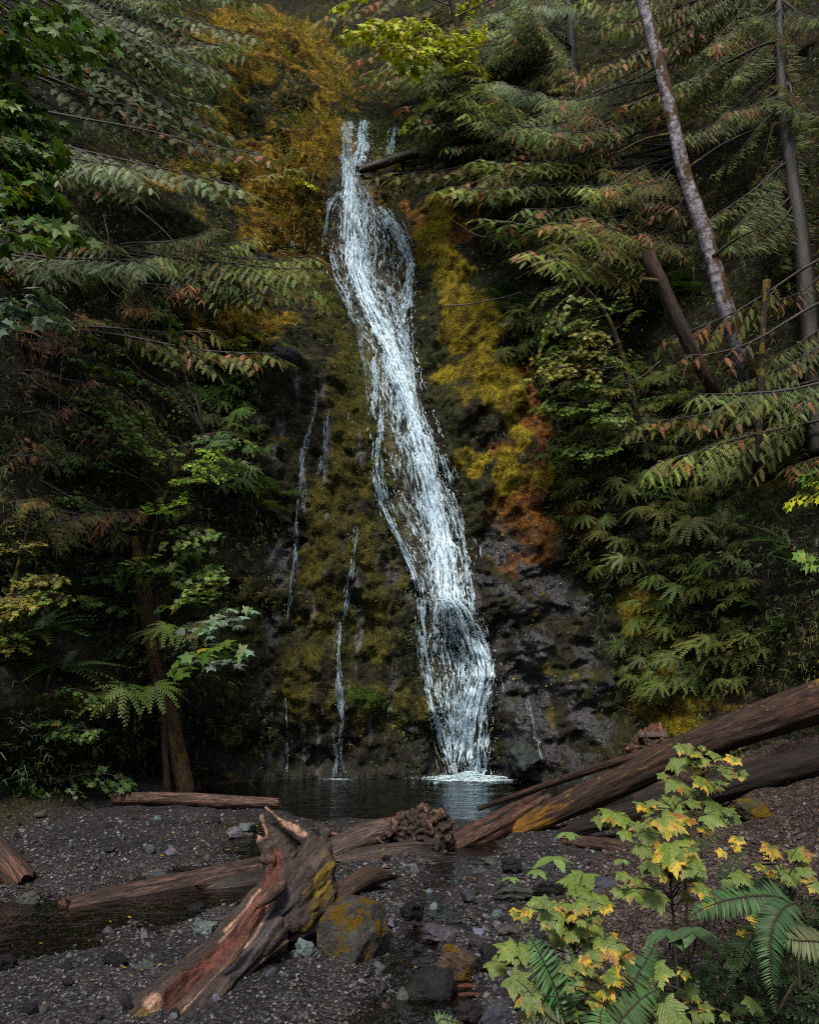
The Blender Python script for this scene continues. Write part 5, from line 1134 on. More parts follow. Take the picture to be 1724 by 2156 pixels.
for lab, u, v, Y, tips in [("golden yellow shrub on the mossy bulge just left of the fall top", 590, 380, 18.2, cluster(600, 345, 35, 18, 17.9, 6, ['gold', 'yellowish'])),
        ("yellow shrub glowing among the cedar boughs at upper left", 440, 345, 17, cluster(430, 330, 45, 20, 16.8, 5, ['gold', 'yellowish'])),
        ("yellow green sapling on the knobbly golden rim at the top", 500, 110, 19.6, cluster(495, 75, 28, 16, 19, 4, ['gold']) + cluster(510, 180, 14, 10, 19, 2, ['gold'])),
        ("yellow green shrub on the rock below the bright cedar boughs", 490, 720, 16, cluster(490, 690, 35, 18, 15.7, 5, ['yellowish', 'gold', 'vine'])),
        ("green shrub hanging over the ledge left of the narrow trickles", 500, 800, 15.8, cluster(500, 790, 40, 25, 15.4, 5, ['vine', 'dark']))]:
    b_ = at(u, v, Y); broad_tree(lab, [b_, b_ + [.03, -.05, .15], b_ + [.06, -.1, .3], b_ + [.05, -.15, .42]], [.03, .025, .018, .01], tips, name="shrub", cat="shrub", back=(.5, .8), group="shrubs on the rock left of the fall")
# ------------------------------------------------------------------ leaning trunks and snags
alder = thing("alder_tree", "leaning pale barked alder with dark moss patches on the upper right", "tree", tuple(at(1560, 760, 12.8)))
t = NT("alder_bark"); pos = t.geo().outputs['Position']; uvn = t.tc('UV')
a = t.noise(t.mapv(uvn, (5, 9, 1)), 1, 5, .65); b = t.noise(pos, 2.6, 5, .65); d_ = t.noise(pos, 40, 3)
c = t.mix(t.ramp(a, .35, .68), (.055, .052, .06), (.27, .26, .30))
sepn = t.n('ShaderNodeSeparateXYZ'); t.l(t.geo().outputs['Normal'], sepn.inputs[0])
mm = t.ramp(t.math('ADD', t.math('MULTIPLY', t.noise(t.mapv(pos, (2, 2, 1)), 2.2, 6, .7), 1.5), t.math('MULTIPLY', sepn.outputs[0], .14)), .70, .80)
c = t.mix(mm, c, t.mix(d_, (.018, .010, .006), (.075, .040, .008)))
alder_mat = t.done(t.pbsdf(c, .8, t.bump(t.mix(mm, a, d_), .8, .03), .25))
trunk_obj(Y_([(1335, -80, 12.4), (1352, 0, 12.4), (1400, 180, 12.4), (1440, 360, 12.5), (1490, 510, 12.6), (1525, 640, 12.7), (1570, 780, 13.1), (1600, 870, 14.4)]), [.095, .105, .115, .125, .135, .145, .15, .15], alder_mat, alder, 28, 260, .10)
for a_, b_, k in [((1395, 150), (1460, 60), 0), ((1440, 360), (1590, 270), 1), ((1500, 540), (1600, 480), 2), ((1420, 280), (1300, 320), 3)]:
    P = Y_([(*a_, 12.5), ((a_[0] + b_[0]) / 2, (a_[1] + b_[1]) / 2 - 8, 12.3), (*b_, 12.1)]); trunk_obj(P, [.035, .022, .008], mossbark_mat, alder, 7, 30, .2, name="limb")
snag = thing("snag", "broken mossy snag leaning below the pale alder trunk", "tree trunk", tuple(at(1480, 775, 13)))
trunk_obj(Y_([(1366, 535, 12.6), (1385, 580, 12.6), (1420, 660, 12.7), (1460, 745, 12.9), (1500, 820, 13.3), (1530, 890, 14.6)]), [.13, .125, .12, .12, .12, .12], bark_material("snag_wood", (.018, .011, .008), (.075, .043, .034), (.07, .045, .005), .34, .85), snag, 24, 150, .2)
trunk_obj(Y_([(1388, 592, 12.6), (1366, 590, 12.5), (1352, 588, 12.5)]), [.05, .05, .03], mossbark_mat, snag, 9, 16, .3, name="limb")
for pts, r, lab in [([(1614, 590, 12.0), (1606, 700, 12.0), (1600, 850, 12.0), (1596, 975, 12.0)], [.05, .05, .045, .06], "moss wrapped dead stem hanging at the right, ending in a moss clump")]:
    tag(trunk_obj(Y_(pts), r, mossbark_mat, None, 12, 80, .45, (.55, .45, .35), "mossy_snag"), lab, "tree trunk")
for pts, r, lab in [([(352, 1672, 13.2), (348, 1600, 13.2), (344, 1520, 13.2), (341, 1480, 13.2)], [.055, .055, .05, .03], "splintered reddish snag standing just left of the leaning mossy trunk"),
                    ([(378, 1660, 13.7), (376, 1560, 13.7), (370, 1450, 13.7), (362, 1380, 13.7)], [.08, .08, .07, .04], "dark snag standing right behind the leaning mossy trunk"),
                    ([(338, 1370, 13.1), (332, 1290, 13.1), (328, 1245, 13.1)], [.05, .045, .02], "short pale splinter of trunk beside the leaning mossy trunk"),
                    ([(265, 1560, 13.2), (252, 1400, 13.2), (246, 1330, 13.2)], [.04, .035, .02], "thin dark snag in the shade left of the leaning mossy trunk")]:
    tag(trunk_obj(Y_(pts), r, wood_mat, None, 12, 70, .35, (.55, .4, .32), "snag"), lab, "tree trunk")
# bare sticks and hanging twigs
bare = [([(935, 644, 16.9), (985, 640, 16.6), (1050, 628, 16.3), (1098, 614, 16)], .022, "bare brown stick poking left over the olive moss strip"),
        ([(218, 452, 12.5), (228, 500, 12.5), (222, 555, 12.5)], .012, "pale bare twig hanging in the upper left foliage"),
        ([(285, 435, 13), (350, 490, 13), (412, 570, 13)], .010, "thin pale branch slanting down across the left foliage"),
        ([(1240, 485, 13.8), (1180, 530, 13.7), (1085, 588, 13.6)], .012, "pale forked twig under the orange sprays at right"),
        ([(1300, 505, 13.6), (1250, 560, 13.5), (1190, 600, 13.4)], .010, "pale twig just below the forked one at right"),
        ([(1090, 470, 15), (1020, 498, 15.4), (950, 462, 15.8)], .010, "thin arching twig above the olive moss strip"),
        ([(1390, 760, 12), (1330, 800, 12), (1240, 785, 12)], .010, "curving bare twig over the right hand vine maple"),
        ([(110, 30, 12), (190, 28, 12), (275, 27, 12)], .018, "dark bare branch crossing the top left corner"),
        ([(160, 120, 13), (280, 170, 13.6), (400, 250, 14)], .014, "long bare branch slanting down across the top left"),
        ([(130, 760, 11.6), (125, 880, 11.6), (150, 1020, 11.7)], .012, "long bare vine hanging in the dark left side")]
for pts, r, lab in bare:
    P = Y_(pts); V, F, uv = tube(P, np.linspace(r, r * .35, len(P)), 40, 6, True, .3, 4); m = MB(); m.add(V, F, (1.5, 1.35, 1.25), uv)
    Q = catmull(P, 12)
    for k in range(3, 11, 2):
        dr = nrm(R.randn(3) * [1, .6, .8] + [0, 0, -.4]) * R.uniform(.12, .4); V, F, uv = tube([Q[k], Q[k] + dr * .6, Q[k] + dr + [0, 0, -.05]], [r * .45, r * .3, r * .15], 8, 4, False); m.add(V, F, (1.5, 1.35, 1.25), uv)
    tag(link("bare_twig", m.mesh("bare_twig", [twig_mat])), lab, "twig", "bare twigs in the foliage")
# ------------------------------------------------------------------ what grows on the slopes
dYx = np.gradient(YG, axis=1) / np.gradient(gx)[None]; dYz = np.gradient(YG, axis=0) / np.gradient(gz)[:, None]
CN = nrm(np.stack([dYx, -np.ones_like(YG), dYz], -1)); CN[CN[..., 1] > 0] *= -1      # outward normal
cell = np.gradient(gx)[None] * np.gradient(gz)[:, None] * np.sqrt(1 + dYx ** 2 + dYz ** 2)
inview = ((u0 > -160) & (u0 < 1880) & (v0 > -140) & (v0 < 1700)) * 1.0 + ((u0 > -1100) & (u0 < 2900) & (v0 > -500) & (v0 < 1750)) * .30
def pick(weight, n):
    w_ = (weight * cell * inview).ravel(); w_ = np.clip(w_, 0, None); c_ = np.cumsum(w_); k = np.searchsorted(c_, R.rand(n) * c_[-1]); k = np.clip(k, 0, len(w_) - 1)
    j, i = np.unravel_index(k, YG.shape)
    x = X[j, i] + (R.rand(n) - .5) * np.gradient(gx)[i]; z = Z[j, i] + (R.rand(n) - .5) * np.gradient(gz)[j]
    return np.stack([x, depth(x, z), z], -1), CN[j, i], (j, i)
rockish = np.maximum.reduce([rockm, sstep(.25, .5, fallm), buttress * .93, alc * .9, oli * .92, org * .8])
rightrock = sstep(.3, .6, np.maximum.reduce([blob(u0, v0, 1120, 1350, 150, 260), blob(u0, v0, 1200, 1560, 180, 110), blob(u0, v0, 980, 900, 90, 420)]))
veg = np.clip(1 - np.maximum(rockish, rightrock * .9), 0, 1)
veg *= sstep(.2, .5, .5 + .6 * fbm(X * .8, Z * .8, 77, 4)) * .8 + .2
BL = blade(.30, 1, .15, .2)
def joinT(parts):
    V, F, Cc, n = [], [], [], 0
    for v_, f_, c_, _ in parts: V.append(v_); F += [q + n for q in f_]; Cc.append(c_); n += len(v_)
    V = np.concatenate(V); return V, F, np.concatenate(Cc), V[:, :2].copy()
def rotT(T_, a, sc=1.0, lift=0.0):
    v = T_[0] * sc; c_, s_ = math.cos(a), math.sin(a); v = np.c_[v[:, 0] * c_ + v[:, 1] * s_, -v[:, 0] * s_ + v[:, 1] * c_, v[:, 2] + lift]; return v, T_[1], T_[2], T_[3]
TRE = joinT([rotT(BL, 0), rotT(BL, 1.25, .85), rotT(BL, -1.25, .85)])
PIN = feather(5, 60, .26, .07, 1, .25, .5)
def cover(name, weight, n, palette, size, thick, kind_label, tmpls=(BL, TRE, PIN), down=.5, shade=True):
    p, nn, (j, i) = pick(weight, n)
    cl = .5 + .5 * fbm(p[:, 0] * 1.6, p[:, 2] * 1.6, 5.5, 3)
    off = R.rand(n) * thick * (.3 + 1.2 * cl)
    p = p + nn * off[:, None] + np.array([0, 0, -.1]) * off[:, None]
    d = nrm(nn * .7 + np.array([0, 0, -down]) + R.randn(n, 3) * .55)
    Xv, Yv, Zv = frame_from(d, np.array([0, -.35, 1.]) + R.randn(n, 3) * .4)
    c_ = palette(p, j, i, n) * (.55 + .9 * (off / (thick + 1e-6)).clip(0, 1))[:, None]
    s = size * (.5 + R.rand(n) ** 1.5 * 1.1)
    mb = MB(); k_ = R.randint(0, len(tmpls), n)
    for k in range(len(tmpls)):
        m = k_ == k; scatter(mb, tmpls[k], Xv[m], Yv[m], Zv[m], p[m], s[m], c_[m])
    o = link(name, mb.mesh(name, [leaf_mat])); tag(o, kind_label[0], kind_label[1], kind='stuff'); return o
goldw = sstep(.2, .6, left_gold)
def pal_dark(p, j, i, n):
    z = fbm(p[:, 0] * .7, p[:, 2] * .7, 9, 3) + .4 * R.randn(n)
    c_ = np.where((z > .45)[:, None], [.13, .14, .025], np.where((z > -.25)[:, None], [.050, .088, .022], [.030, .052, .018]))
    b = (R.rand(n) < .10); c_ = np.where(b[:, None], [.13, .06, .022], c_)
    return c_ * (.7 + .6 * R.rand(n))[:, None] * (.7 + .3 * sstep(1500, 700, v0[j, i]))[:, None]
def pal_gold(p, j, i, n):
    q = np.clip(.5 + .75 * fbm(p[:, 0] * 1.3, p[:, 2] * 1.6, 12, 3) + .22 * R.randn(n), 0, 1); c_ = np.where((q < .4)[:, None], [.44, .31, .028], np.where((q < .58)[:, None], [.27, .145, .026], np.where((q < .8)[:, None], [.20, .23, .035], [.07, .06, .015])))
    return c_ * (.6 + .7 * R.rand(n))[:, None]
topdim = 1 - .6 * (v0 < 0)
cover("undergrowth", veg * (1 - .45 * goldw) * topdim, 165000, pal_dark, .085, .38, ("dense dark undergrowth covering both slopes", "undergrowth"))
cover("autumn_undergrowth", goldw * (1 - rockm) * (u0 < 790) * sstep(.42, .62, .5 + .6 * fbm(X * 1.4, Z * 1.8, 88, 3)), 17000, pal_gold, .075, .30, ("golden autumn undergrowth on the upper left slope", "undergrowth"), (BL, TRE))
# moss: short tufts over the cushions
mw = np.clip(np.maximum.reduce([mossy * (1 - .75 * mgold), bm * .9, oli, brn * .8, buttress * .5]) * (1 - wet * .8) * (1 - .8 * sstep(.4, .6, fallm)), 0, 1)
n = 100000; p, nn, (j, i) = pick(mw, n)
T3 = (np.array([[-.16, 0, 0], [.16, 0, 0], [0, 1, .12]]), [np.array([[0, 1, 2]])], np.array([[.6] * 3, [.6] * 3, [1.35] * 3]), np.zeros((3, 2)))
d = nrm(nn * .8 + np.array([0, 0, -.55]) + R.randn(n, 3) * .35); Xv, Yv, Zv = frame_from(d, R.randn(n, 3)); mb = MB()
scatter(mb, T3, Xv, Yv, Zv, p - nn * .01, .022 + .030 * R.rand(n), np.clip(CCOL[j, i], 0, 1) * (.8 + 1.3 * R.rand(n))[:, None])
tag(link("moss", mb.mesh("moss", [leaf_mat], smooth=False)), "soft moss tufts over the wet rock face", "moss", kind='stuff')
# long grass hanging from the golden bulge
gw = np.maximum.reduce([blob(u0, v0, 680, 350, 55, 55), blob(u0, v0, 600, 420, 60, 40), blob(u0, v0, 640, 260, 50, 40), blob(u0, v0, 520, 690, 50, 40), blob(u0, v0, 640, 480, 40, 40), blob(u0, v0, 545, 1080, 25, 60) * .6])
n = 1600; p, nn, (j, i) = pick(gw, n)
GR = blade(.045, 3, .0, .9); d = nrm(nn * .9 + np.array([0, 0, .2]) + R.randn(n, 3) * .35); Xv, Yv, Zv = frame_from(d, np.array([0, 0, 1.])); mb = MB()
scatter(mb, GR, Xv, Yv, Zv, p, .10 + .20 * R.rand(n), np.where((R.rand(n) < .6)[:, None], [.20, .17, .022], [.24, .13, .02]) * (.5 + .8 * R.rand(n))[:, None] * np.where(v0[j, i] > 900, .35, 1)[:, None])
tag(link("grass", mb.mesh("grass", [leaf_mat])), "long yellow grass hanging over the mossy bulge left of the fall", "grass", kind='stuff')
# ------------------------------------------------------------------ maidenhair ferns on the walls
def maidenhair(seed, fr=4, col_=(.085, .115, .026)):
    global R
    keepR = R; R = np.random.RandomState(3000 + seed); mb = MB()
    for k in range(fr):
        a = (k + .5) / fr * math.pi - math.pi / 2 + R.randn() * .25     # spread in front of the wall: -y is out of it
        out = np.array([math.sin(a) * .9, -.75 - .3 * R.rand(), .15 + .4 * R.rand()]); l_ = R.uniform(.18, .42)
        tip = out * l_; V, F, uv = tube([np.zeros(3), tip * .6 + [0, 0, .05], tip], [.005, .004, .003], 8, 4, False); mb.add(V, F, (.25, .2, .2), uv, 0)
        fwd = nrm(np.array([math.sin(a) * .8, -.7, -.25 + .25 * R.randn()])); N_ = nrm(np.array([0, -.55, .85]) + R.randn(3) * .15)
        fwd = nrm(fwd - N_ * fwd.dot(N_)); sd = np.cross(fwd, N_); m = R.randint(7, 10)
        b = np.linspace(-2.0, 2.0, m) + R.randn(m) * .07
        Yv = np.cos(b)[:, None] * fwd + np.sin(b)[:, None] * sd; L = .34 * (.62 + .38 * np.cos(b * .7)) * R.uniform(.8, 1.1)
        Xv, Yv, Zv = frame_from(Yv + np.array([0, 0, -.12]), np.repeat(N_[None], m, 0))
        scatter(mb, FINGER, Xv, Yv, Zv, np.repeat(tip[None], m, 0) + Yv * .015, L * R.uniform(.85, 1.1, m), vary(col_, m, .12) * R.uniform(.75, 1.2), 1)
    R = keepR
    return mb.mesh("maidenhair_fern", [twig_mat, leaf_mat])
mfs = [maidenhair(k, 3 + k % 3) for k in range(8)]
def fern_pts(poly_w, n, mind):
    out = []
    p, nn, (j, i) = pick(poly_w, n * 12)
    for q in range(len(p)):
        if all((p[q][0] - o[0][0]) ** 2 + (p[q][2] - o[0][2]) ** 2 > mind * mind for o in out): out.append((p[q], nn[q], u0[j[q], i[q]], v0[j[q], i[q]]))
        if len(out) >= n: break
    return out
rw = np.maximum.reduce([pline(u0, v0, [(1100, 700, 40), (1220, 760, 70), (1320, 860, 110), (1420, 1000, 130), (1480, 1150, 130), (1460, 1300, 100), (1380, 1430, 70)]), pline(u0, v0, [(1180, 960, 40), (1240, 1100, 50), (1290, 1180, 50)]), blob(u0, v0, 1560, 1380, 70, 60)])
rw = sstep(.35, .8, rw)
def where(u, v):
    if u < 640: return "left bank"
    side = "near the orange wall" if u < 1260 else "on the dark right wall" if u < 1430 else "far right on the shaded wall"
    lev = "high" if v < 860 else "midway up" if v < 1130 else "low down"
    return f"{lev} {side}"
def add_ferns(pts, meshes, name, lab, cat, group, smin, smax, tint=(1, 1, 1)):
    for p, nn, u, v in pts:
        o = link(name, random.choice(meshes), None, tuple(p - nn * .02)); ang = math.atan2(nn[0], -nn[1])
        o.rotation_euler = (random.uniform(-.35, .35), random.uniform(-.45, .45), ang * .8 + random.uniform(-.5, .5)); o.scale = (random.uniform(smin, smax),) * 3
        b = random.uniform(.65, 1.35); o.color = (tint[0] * b * random.uniform(.85, 1.2), tint[1] * b, tint[2] * b, 1)
        tag(o, lab(u, v), cat, group(u, v))
add_ferns(fern_pts(rw, 165, .22), mfs, "maidenhair_fern", lambda u, v: "fan shaped fern spreading its green fingers " + where(u, v), "fern", lambda u, v: "fan ferns " + where(u, v), .45, 1.25)
lw = np.maximum.reduce([blob(u0, v0, 480, 860, 50, 60), blob(u0, v0, 520, 960, 40, 50), blob(u0, v0, 470, 1020, 40, 40), blob(u0, v0, 460, 780, 50, 30)])
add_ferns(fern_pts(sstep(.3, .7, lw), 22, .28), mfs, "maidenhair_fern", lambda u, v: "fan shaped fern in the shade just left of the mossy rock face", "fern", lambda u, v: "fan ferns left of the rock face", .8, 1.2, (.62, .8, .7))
for u, v, Y, s in [(290, 1510, 12.3, 1.7), (370, 1380, 12.6, 1.25)]:
    o = link("maidenhair_fern", mfs[2 if s > 1.5 else 4], None, tuple(at(u, v - 40, Y)), (0, 0, .2), s); o.color = (1.15, 1.2, 1.0, 1)
    tag(o, "large fan shaped fern spreading at the foot of the leaning mossy trunk" if s > 1.5 else "fan shaped fern hugging the middle of the leaning mossy trunk", "fern")
# sword ferns on the slopes, coarse fronds
FRLO = feather(16, 78, .17, .028, 1, .75, .55, .3)
def far_fern(seed, n=9):
    global R
    keepR = R; R = np.random.RandomState(4000 + seed); mb = MB()
    a = np.linspace(0, 6.28, n, False) + R.randn(n) * .25
    d = np.stack([np.cos(a), np.sin(a), .75 + .5 * R.rand(n)], -1); Xv, Yv, Zv = frame_from(d, np.array([0, 0, 1.]))
    scatter(mb, FRLO, Xv, Yv, Zv, np.zeros((n, 3)), R.uniform(.55, .95, n), vary((.05, .10, .032), n, .2)); R = keepR
    return mb.mesh("sword_fern", [leaf_mat])
ffs = [far_fern(k, 8 + k) for k in range(4)]
sw = np.maximum.reduce([blob(u0, v0, 1490, 1090, 50, 40), blob(u0, v0, 1640, 1250, 70, 100), blob(u0, v0, 1080, 640, 40, 50), blob(u0, v0, 1420, 620, 100, 80) * .6, blob(u0, v0, 90, 1380, 90, 60), blob(u0, v0, 560, 1070, 25, 40), blob(u0, v0, 1660, 900, 60, 150) * .7, blob(u0, v0, 200, 1000, 120, 80) * .5])
def sword_where(u, v):
    return "hanging from the left wall" if u < 400 else "beside the mossy rock face" if u < 700 else "by the olive moss strip" if u < 1150 else "under the leaning alder" if v < 800 else "low on the dark right wall"
add_ferns(fern_pts(sstep(.3, .7, sw), 38, .4), ffs, "sword_fern", lambda u, v: "dark sword fern " + sword_where(u, v), "fern", lambda u, v: "sword ferns " + sword_where(u, v), .7, 1.15)
# small leafy plants in the cracks of the right wall and along the pool
SP = leafy_bough(90, 6, 4, .09, (.075, .12, .03), [TRE], .8, .5, .08, spread=.4); SP2 = leafy_bough(91, 7, 4, .07, (.065, .10, .03), [TRE, BL], .8, .6, .08, spread=.4)
SPT = [(1290, 1260), (1310, 1330), (1180, 1060), (1190, 1140), (1330, 1430), (1400, 1470), (1260, 1330), (1120, 600), (1040, 890), (1020, 915), (1150, 920), (1310, 1290), (1230, 1180), (430, 1560), (440, 1600), (450, 1400), (470, 1350), (520, 1080), (190, 1640), (1500, 1440), (1550, 1500), (1480, 1380), (230, 1470), (1290, 1480)]
for u, v in SPT:
    p = hit(u, v, 0)[0]; o = link("small_plant", random.choice([SP, SP2]), None, tuple(p)); o.rotation_mode = 'XYZ'
    o.rotation_euler = (random.uniform(-.4, .4), random.uniform(-.2, .5), -math.pi / 2 + random.uniform(-.9, .9)); o.scale = (random.uniform(.35, .55),) * 3
    o.color = (.55, .6, .55, 1) if u < 700 else (1.1, 1.1, 1, 1)
    tag(o, ("small leafy plant rooted in the dark left bank by the pool" if u < 700 else "small leafy plant sprouting from a crack in the " + ("orange wall" if v < 1000 else "right wall's lower rock")), "plant", "small plants " + ("on the left bank" if u < 700 else "on the orange wall" if v < 1000 else "on the right wall's lower rock"))
# ------------------------------------------------------------------ plants in front, on the right bank
def CP(cx, cy, Y): return at(1034 + cx * .4, 1517 + cy * .4, Y)
t = NT("broad_leaf"); uvn = t.tc('UV'); oi = t.n('ShaderNodeObjectInfo')
a = t.noise(t.geo().outputs['Position'], 70, 4, .6)
c = t.mix(1.0, t.attr(), t.mix(t.ramp(a, .3, .7), (.72, .74, .7), (1.22, 1.2, 1.2)), 'MULTIPLY')
# veins fan out from the stalk
sx_ = t.n('ShaderNodeSeparateXYZ'); t.l(uvn, sx_.inputs[0])
ang_ = t.math('ARCTAN2', sx_.outputs[0], t.math('ADD', sx_.outputs[1], .001)); vein = t.math('ABSOLUTE', t.math('SINE', t.math('MULTIPLY', ang_, 180 / 50.0 )))
side_ = t.math('ABSOLUTE', t.math('SINE', t.math('MULTIPLY', t.math('ADD', sx_.outputs[1], t.math('MULTIPLY', t.math('ABSOLUTE', sx_.outputs[0]), -.8)), 32.0)))
c = t.mix(t.math('MULTIPLY', t.ramp(vein, .10, .0), .35), c, (.16, .20, .07)); c = t.mix(t.math('MULTIPLY', t.ramp(side_, .25, .0), .15), c, (.15, .19, .07))
p_ = t.pbsdf(c, .45, t.bump(t.math('ADD', t.math('MULTIPLY', side_, .5), a), .35, .01), .4)
tl = t.n('ShaderNodeBsdfTranslucent'); t.l(t.mix(1.0, c, (1.2, 1.2, .5), 'MULTIPLY'), tl.inputs[0])
mx = t.n('ShaderNodeMixShader'); mx.inputs[0].default_value = .28; t.l(p_, mx.inputs[1]); t.l(tl.outputs[0], mx.inputs[2])
broad_mat = t.done(mx.outputs[0])
BROAD = [maple(5, 5, 1, .68, .25 + .12 * k, seed=60 + k) for k in range(4)]
def broad_leaf(center, half, yellow, parent, dark=0.0, seed=0, pale=0.0):
    """one toothed leaf about 2*half wide, blotched with yellow from the rim inwards"""
    T_ = BROAD[seed % 4]; V = T_[0].copy(); s_ = half / .66
    rr = np.hypot(V[:, 0], V[:, 1]); edge = np.clip(rr / .72, 0, 1)
    n_ = fbm(V[:, 0] * 2.0 + seed * 3.1, V[:, 1] * 2.0, seed * 1.7, 3)
    V[:, 2] += .05 * fbm(V[:, 0] * 3 + seed, V[:, 1] * 3, seed, 3)
    g = np.array([.115, .170, .030]) * (1 - .65 * dark) * R.uniform(.85, 1.15) * np.array([1, 1, R.uniform(.8, 1.2)])
    cc = g[None] * (1 + .25 * n_)[:, None]
    y = sstep(.97 - yellow * 1.0, 1.12 - yellow * .9, edge * .75 + n_ * .55 + .1)
    cc = mixc(cc, y, np.array([.50, .34, .025]) * (1 - .5 * dark)); cc = mixc(cc, y * sstep(.25, .5, n_), (.20, .085, .02))
    cc = mixc(cc, .35 * sstep(.6, 1, edge) * (1 - y), (.17, .22, .05))
    d = nrm(np.array([R.randn() * .5, -.55 - .3 * R.rand(), -.25 - .25 * R.rand()])); up = np.array([R.randn() * .25, -.55 + .2 * R.randn(), 1.])
    Xv, Yv, Zv = frame_from(d[None], up[None])
    base = np.asarray(center) - d * half * .55
    P = place(V, Xv, Yv, Zv, np.zeros((1, 3)), s_)
    me = mesh("leaf", P, T_[1], broad_mat, np.clip(cc, .004, 1), T_[3])
    o = link("leaf", me, None, tuple(base)); return (under(o, parent) if parent else o), base
def stemtube(P, r, parent, name="stem", col_=(.9, .75, .55)):
    V, F, uv = tube(P, r, 24, 6, True, .1, 5); m = MB(); m.add(V, F, col_, uv); o = link(name, m.mesh(name, [twig_mat])); return under(o, parent) if parent else o
def leafy_plant(label, root_cp, Y, stem_cp, leaves, dY=.25):
    g0 = CP(*root_cp, Y); g0[2] = float(ground_z(g0[0], g0[1])) - .02
    root = thing("leafy_plant", label, "plant", tuple(g0), "yellowing leafy plants on the right bank")
    S = [g0] + [CP(cx, cy, Y) for cx, cy in stem_cp]
    stemtube(S, np.linspace(.007, .003, len(S)), root)
    Q = catmull(np.array(S), 40)
    extra = [(L[0] + R.uniform(-90, 90), L[1] + R.uniform(-20, 90), L[2] * R.uniform(.45, .8), min(1, L[3] * R.uniform(.3, 1.6)), R.uniform(.05, .45)) for L in leaves for _q in (0, 1) if L[2] > 44 and R.rand() < .8]
    for k, L in enumerate(leaves + extra):
        cx, cy, hw, yl = L[:4]; dk = L[4] if len(L) > 4 else 0.0
        Yk = Y + R.uniform(-dY, dY); c_ = CP(cx, cy, Yk); _, b = broad_leaf(c_, hw * .4 * Yk / FP * 1.14, yl, root, dk, seed=k * 7 + int(cx))
        i = int(np.argmin(np.linalg.norm(Q - b - np.array([0, 0, -.06]), axis=1)))
        stemtube([Q[i], (Q[i] + b) / 2 + [0, 0, .02], b], [.0028, .0022, .0018], root, "stalk")
leafy_plant("tall leafy plant standing highest, its top leaves before the biggest log", (1090, 760), 4.3, [(1105, 640), (1110, 480), (1108, 380), (1118, 250), (1115, 180)],
  [(1015, 150, 52, .35), (1120, 146, 30, .3), (1062, 176, 60, .35), (1180, 188, 55, .15), (1272, 216, 55, .75), (980, 240, 72, .15), (1130, 222, 50, .1), (1168, 260, 48, .2), (1092, 266, 45, .75), (1265, 276, 64, .1), (985, 342, 80, .2), (1138, 342, 80, .5), (1228, 332, 38, .05, .3)])
leafy_plant("broad leafy plant with layered yellow blotched leaves beneath the tall one", (1000, 800), 3.95, [(1010, 640), (985, 560), (960, 500), (940, 450)],
  [(680, 522, 112, .2), (820, 458, 66, .55), (940, 452, 92, .15), (975, 552, 112, .5), (860, 520, 60, .3), (1190, 458, 70, 0, .6), (1250, 480, 46, .05, .2), (1188, 520, 80, .1), (1128, 580, 52, .7), (850, 622, 80, .45), (720, 606, 50, .05), (1050, 622, 62, .3), (1080, 442, 60, .2), (900, 560, 66, .6), (1010, 500, 60, .1), (770, 560, 50, .2), (1060, 530, 50, .6)], .3)
leafy_plant("leafy plant whose biggest leaf has a bright yellow half", (960, 1060), 3.6, [(950, 940), (940, 820), (930, 720)],
  [(950, 712, 140, .5), (800, 690, 70, .05), (862, 790, 68, 0, .75), (1060, 772, 72, .1), (842, 936, 92, .05, .2), (722, 918, 70, .1), (930, 840, 48, .5), (1110, 900, 70, .65), (700, 830, 50, .2), (1010, 800, 60, .2), (780, 860, 56, .3), (1000, 690, 55, .2)], .2)
leafy_plant("low leafy plant spreading over the stones at the left of the plants", (430, 1330), 3.5, [(440, 1200), (450, 1050), (450, 930)],
  [(440, 850, 120, 0), (455, 912, 62, 0), (590, 955, 82, .2), (240, 972, 64, 0), (300, 1055, 105, .2), (420, 1030, 56, .85), (345, 1090, 52, .9), (596, 996, 48, .75), (400, 1160, 105, .15), (630, 1208, 105, .55), (545, 1108, 70, .05), (170, 1005, 52, .6), (80, 1228, 92, .15), (200, 1225, 70, .2, .2), (480, 985, 60, .2), (520, 1040, 60, .3), (330, 985, 48, .6), (480, 1110, 60, .1)], .2)
leafy_plant("leafy plant with brownish and yellow edged leaves along the bottom edge", (760, 1640), 3.1, [(800, 1560), (840, 1460), (870, 1380)],
  [(528, 1398, 78, .45, .4), (650, 1368, 60, .5), (878, 1358, 100, .25), (1020, 1340, 42, .45), (160, 1388, 90, .15, .3), (820, 1560, 80, .4, .45), (962, 1552, 92, .1, .2), (560, 1250, 60, .4, .5), (660, 1330, 40, .7), (200, 1500, 80, .2, .3), (330, 1370, 60, .2, .4)], .2)
leafy_plant("drooping leafy plant crossing the right edge of the picture", (1600, 1180), 3.3, [(1590, 1000), (1560, 850), (1500, 740)],
  [(1640, 715, 82, .35, .1), (1702, 872, 72, .45, .2), (1480, 690, 66, .6, .6), (1585, 825, 66, .1, .4), (1330, 830, 66, .15, .2), (1440, 775, 50, 0, .2), (1298, 640, 48, .65), (1480, 812, 34, .9), (1405, 1070, 62, .75, .1), (1440, 1130, 40, .6), (1380, 1500, 60, 0, .3), (1320, 1530, 50, .1, .4)], .2)
leafy_plant("dense leafy plant at the bottom edge between the fern fronds", (560, 1680), 3.25, [(600, 1560), (640, 1450), (660, 1360)],
  [(250, 1330, 60, .2, .1), (300, 1450, 70, .1, .2), (480, 1300, 62, .3), (720, 1280, 58, .25, .1), (760, 1400, 66, .1), (700, 1500, 70, .2, .2), (560, 1480, 56, .5), (900, 1480, 60, .2, .3), (1060, 1450, 66, .3, .3), (1120, 1560, 70, .1, .4), (430, 1560, 70, .1, .3), (640, 1590, 70, .2, .2)], .25)
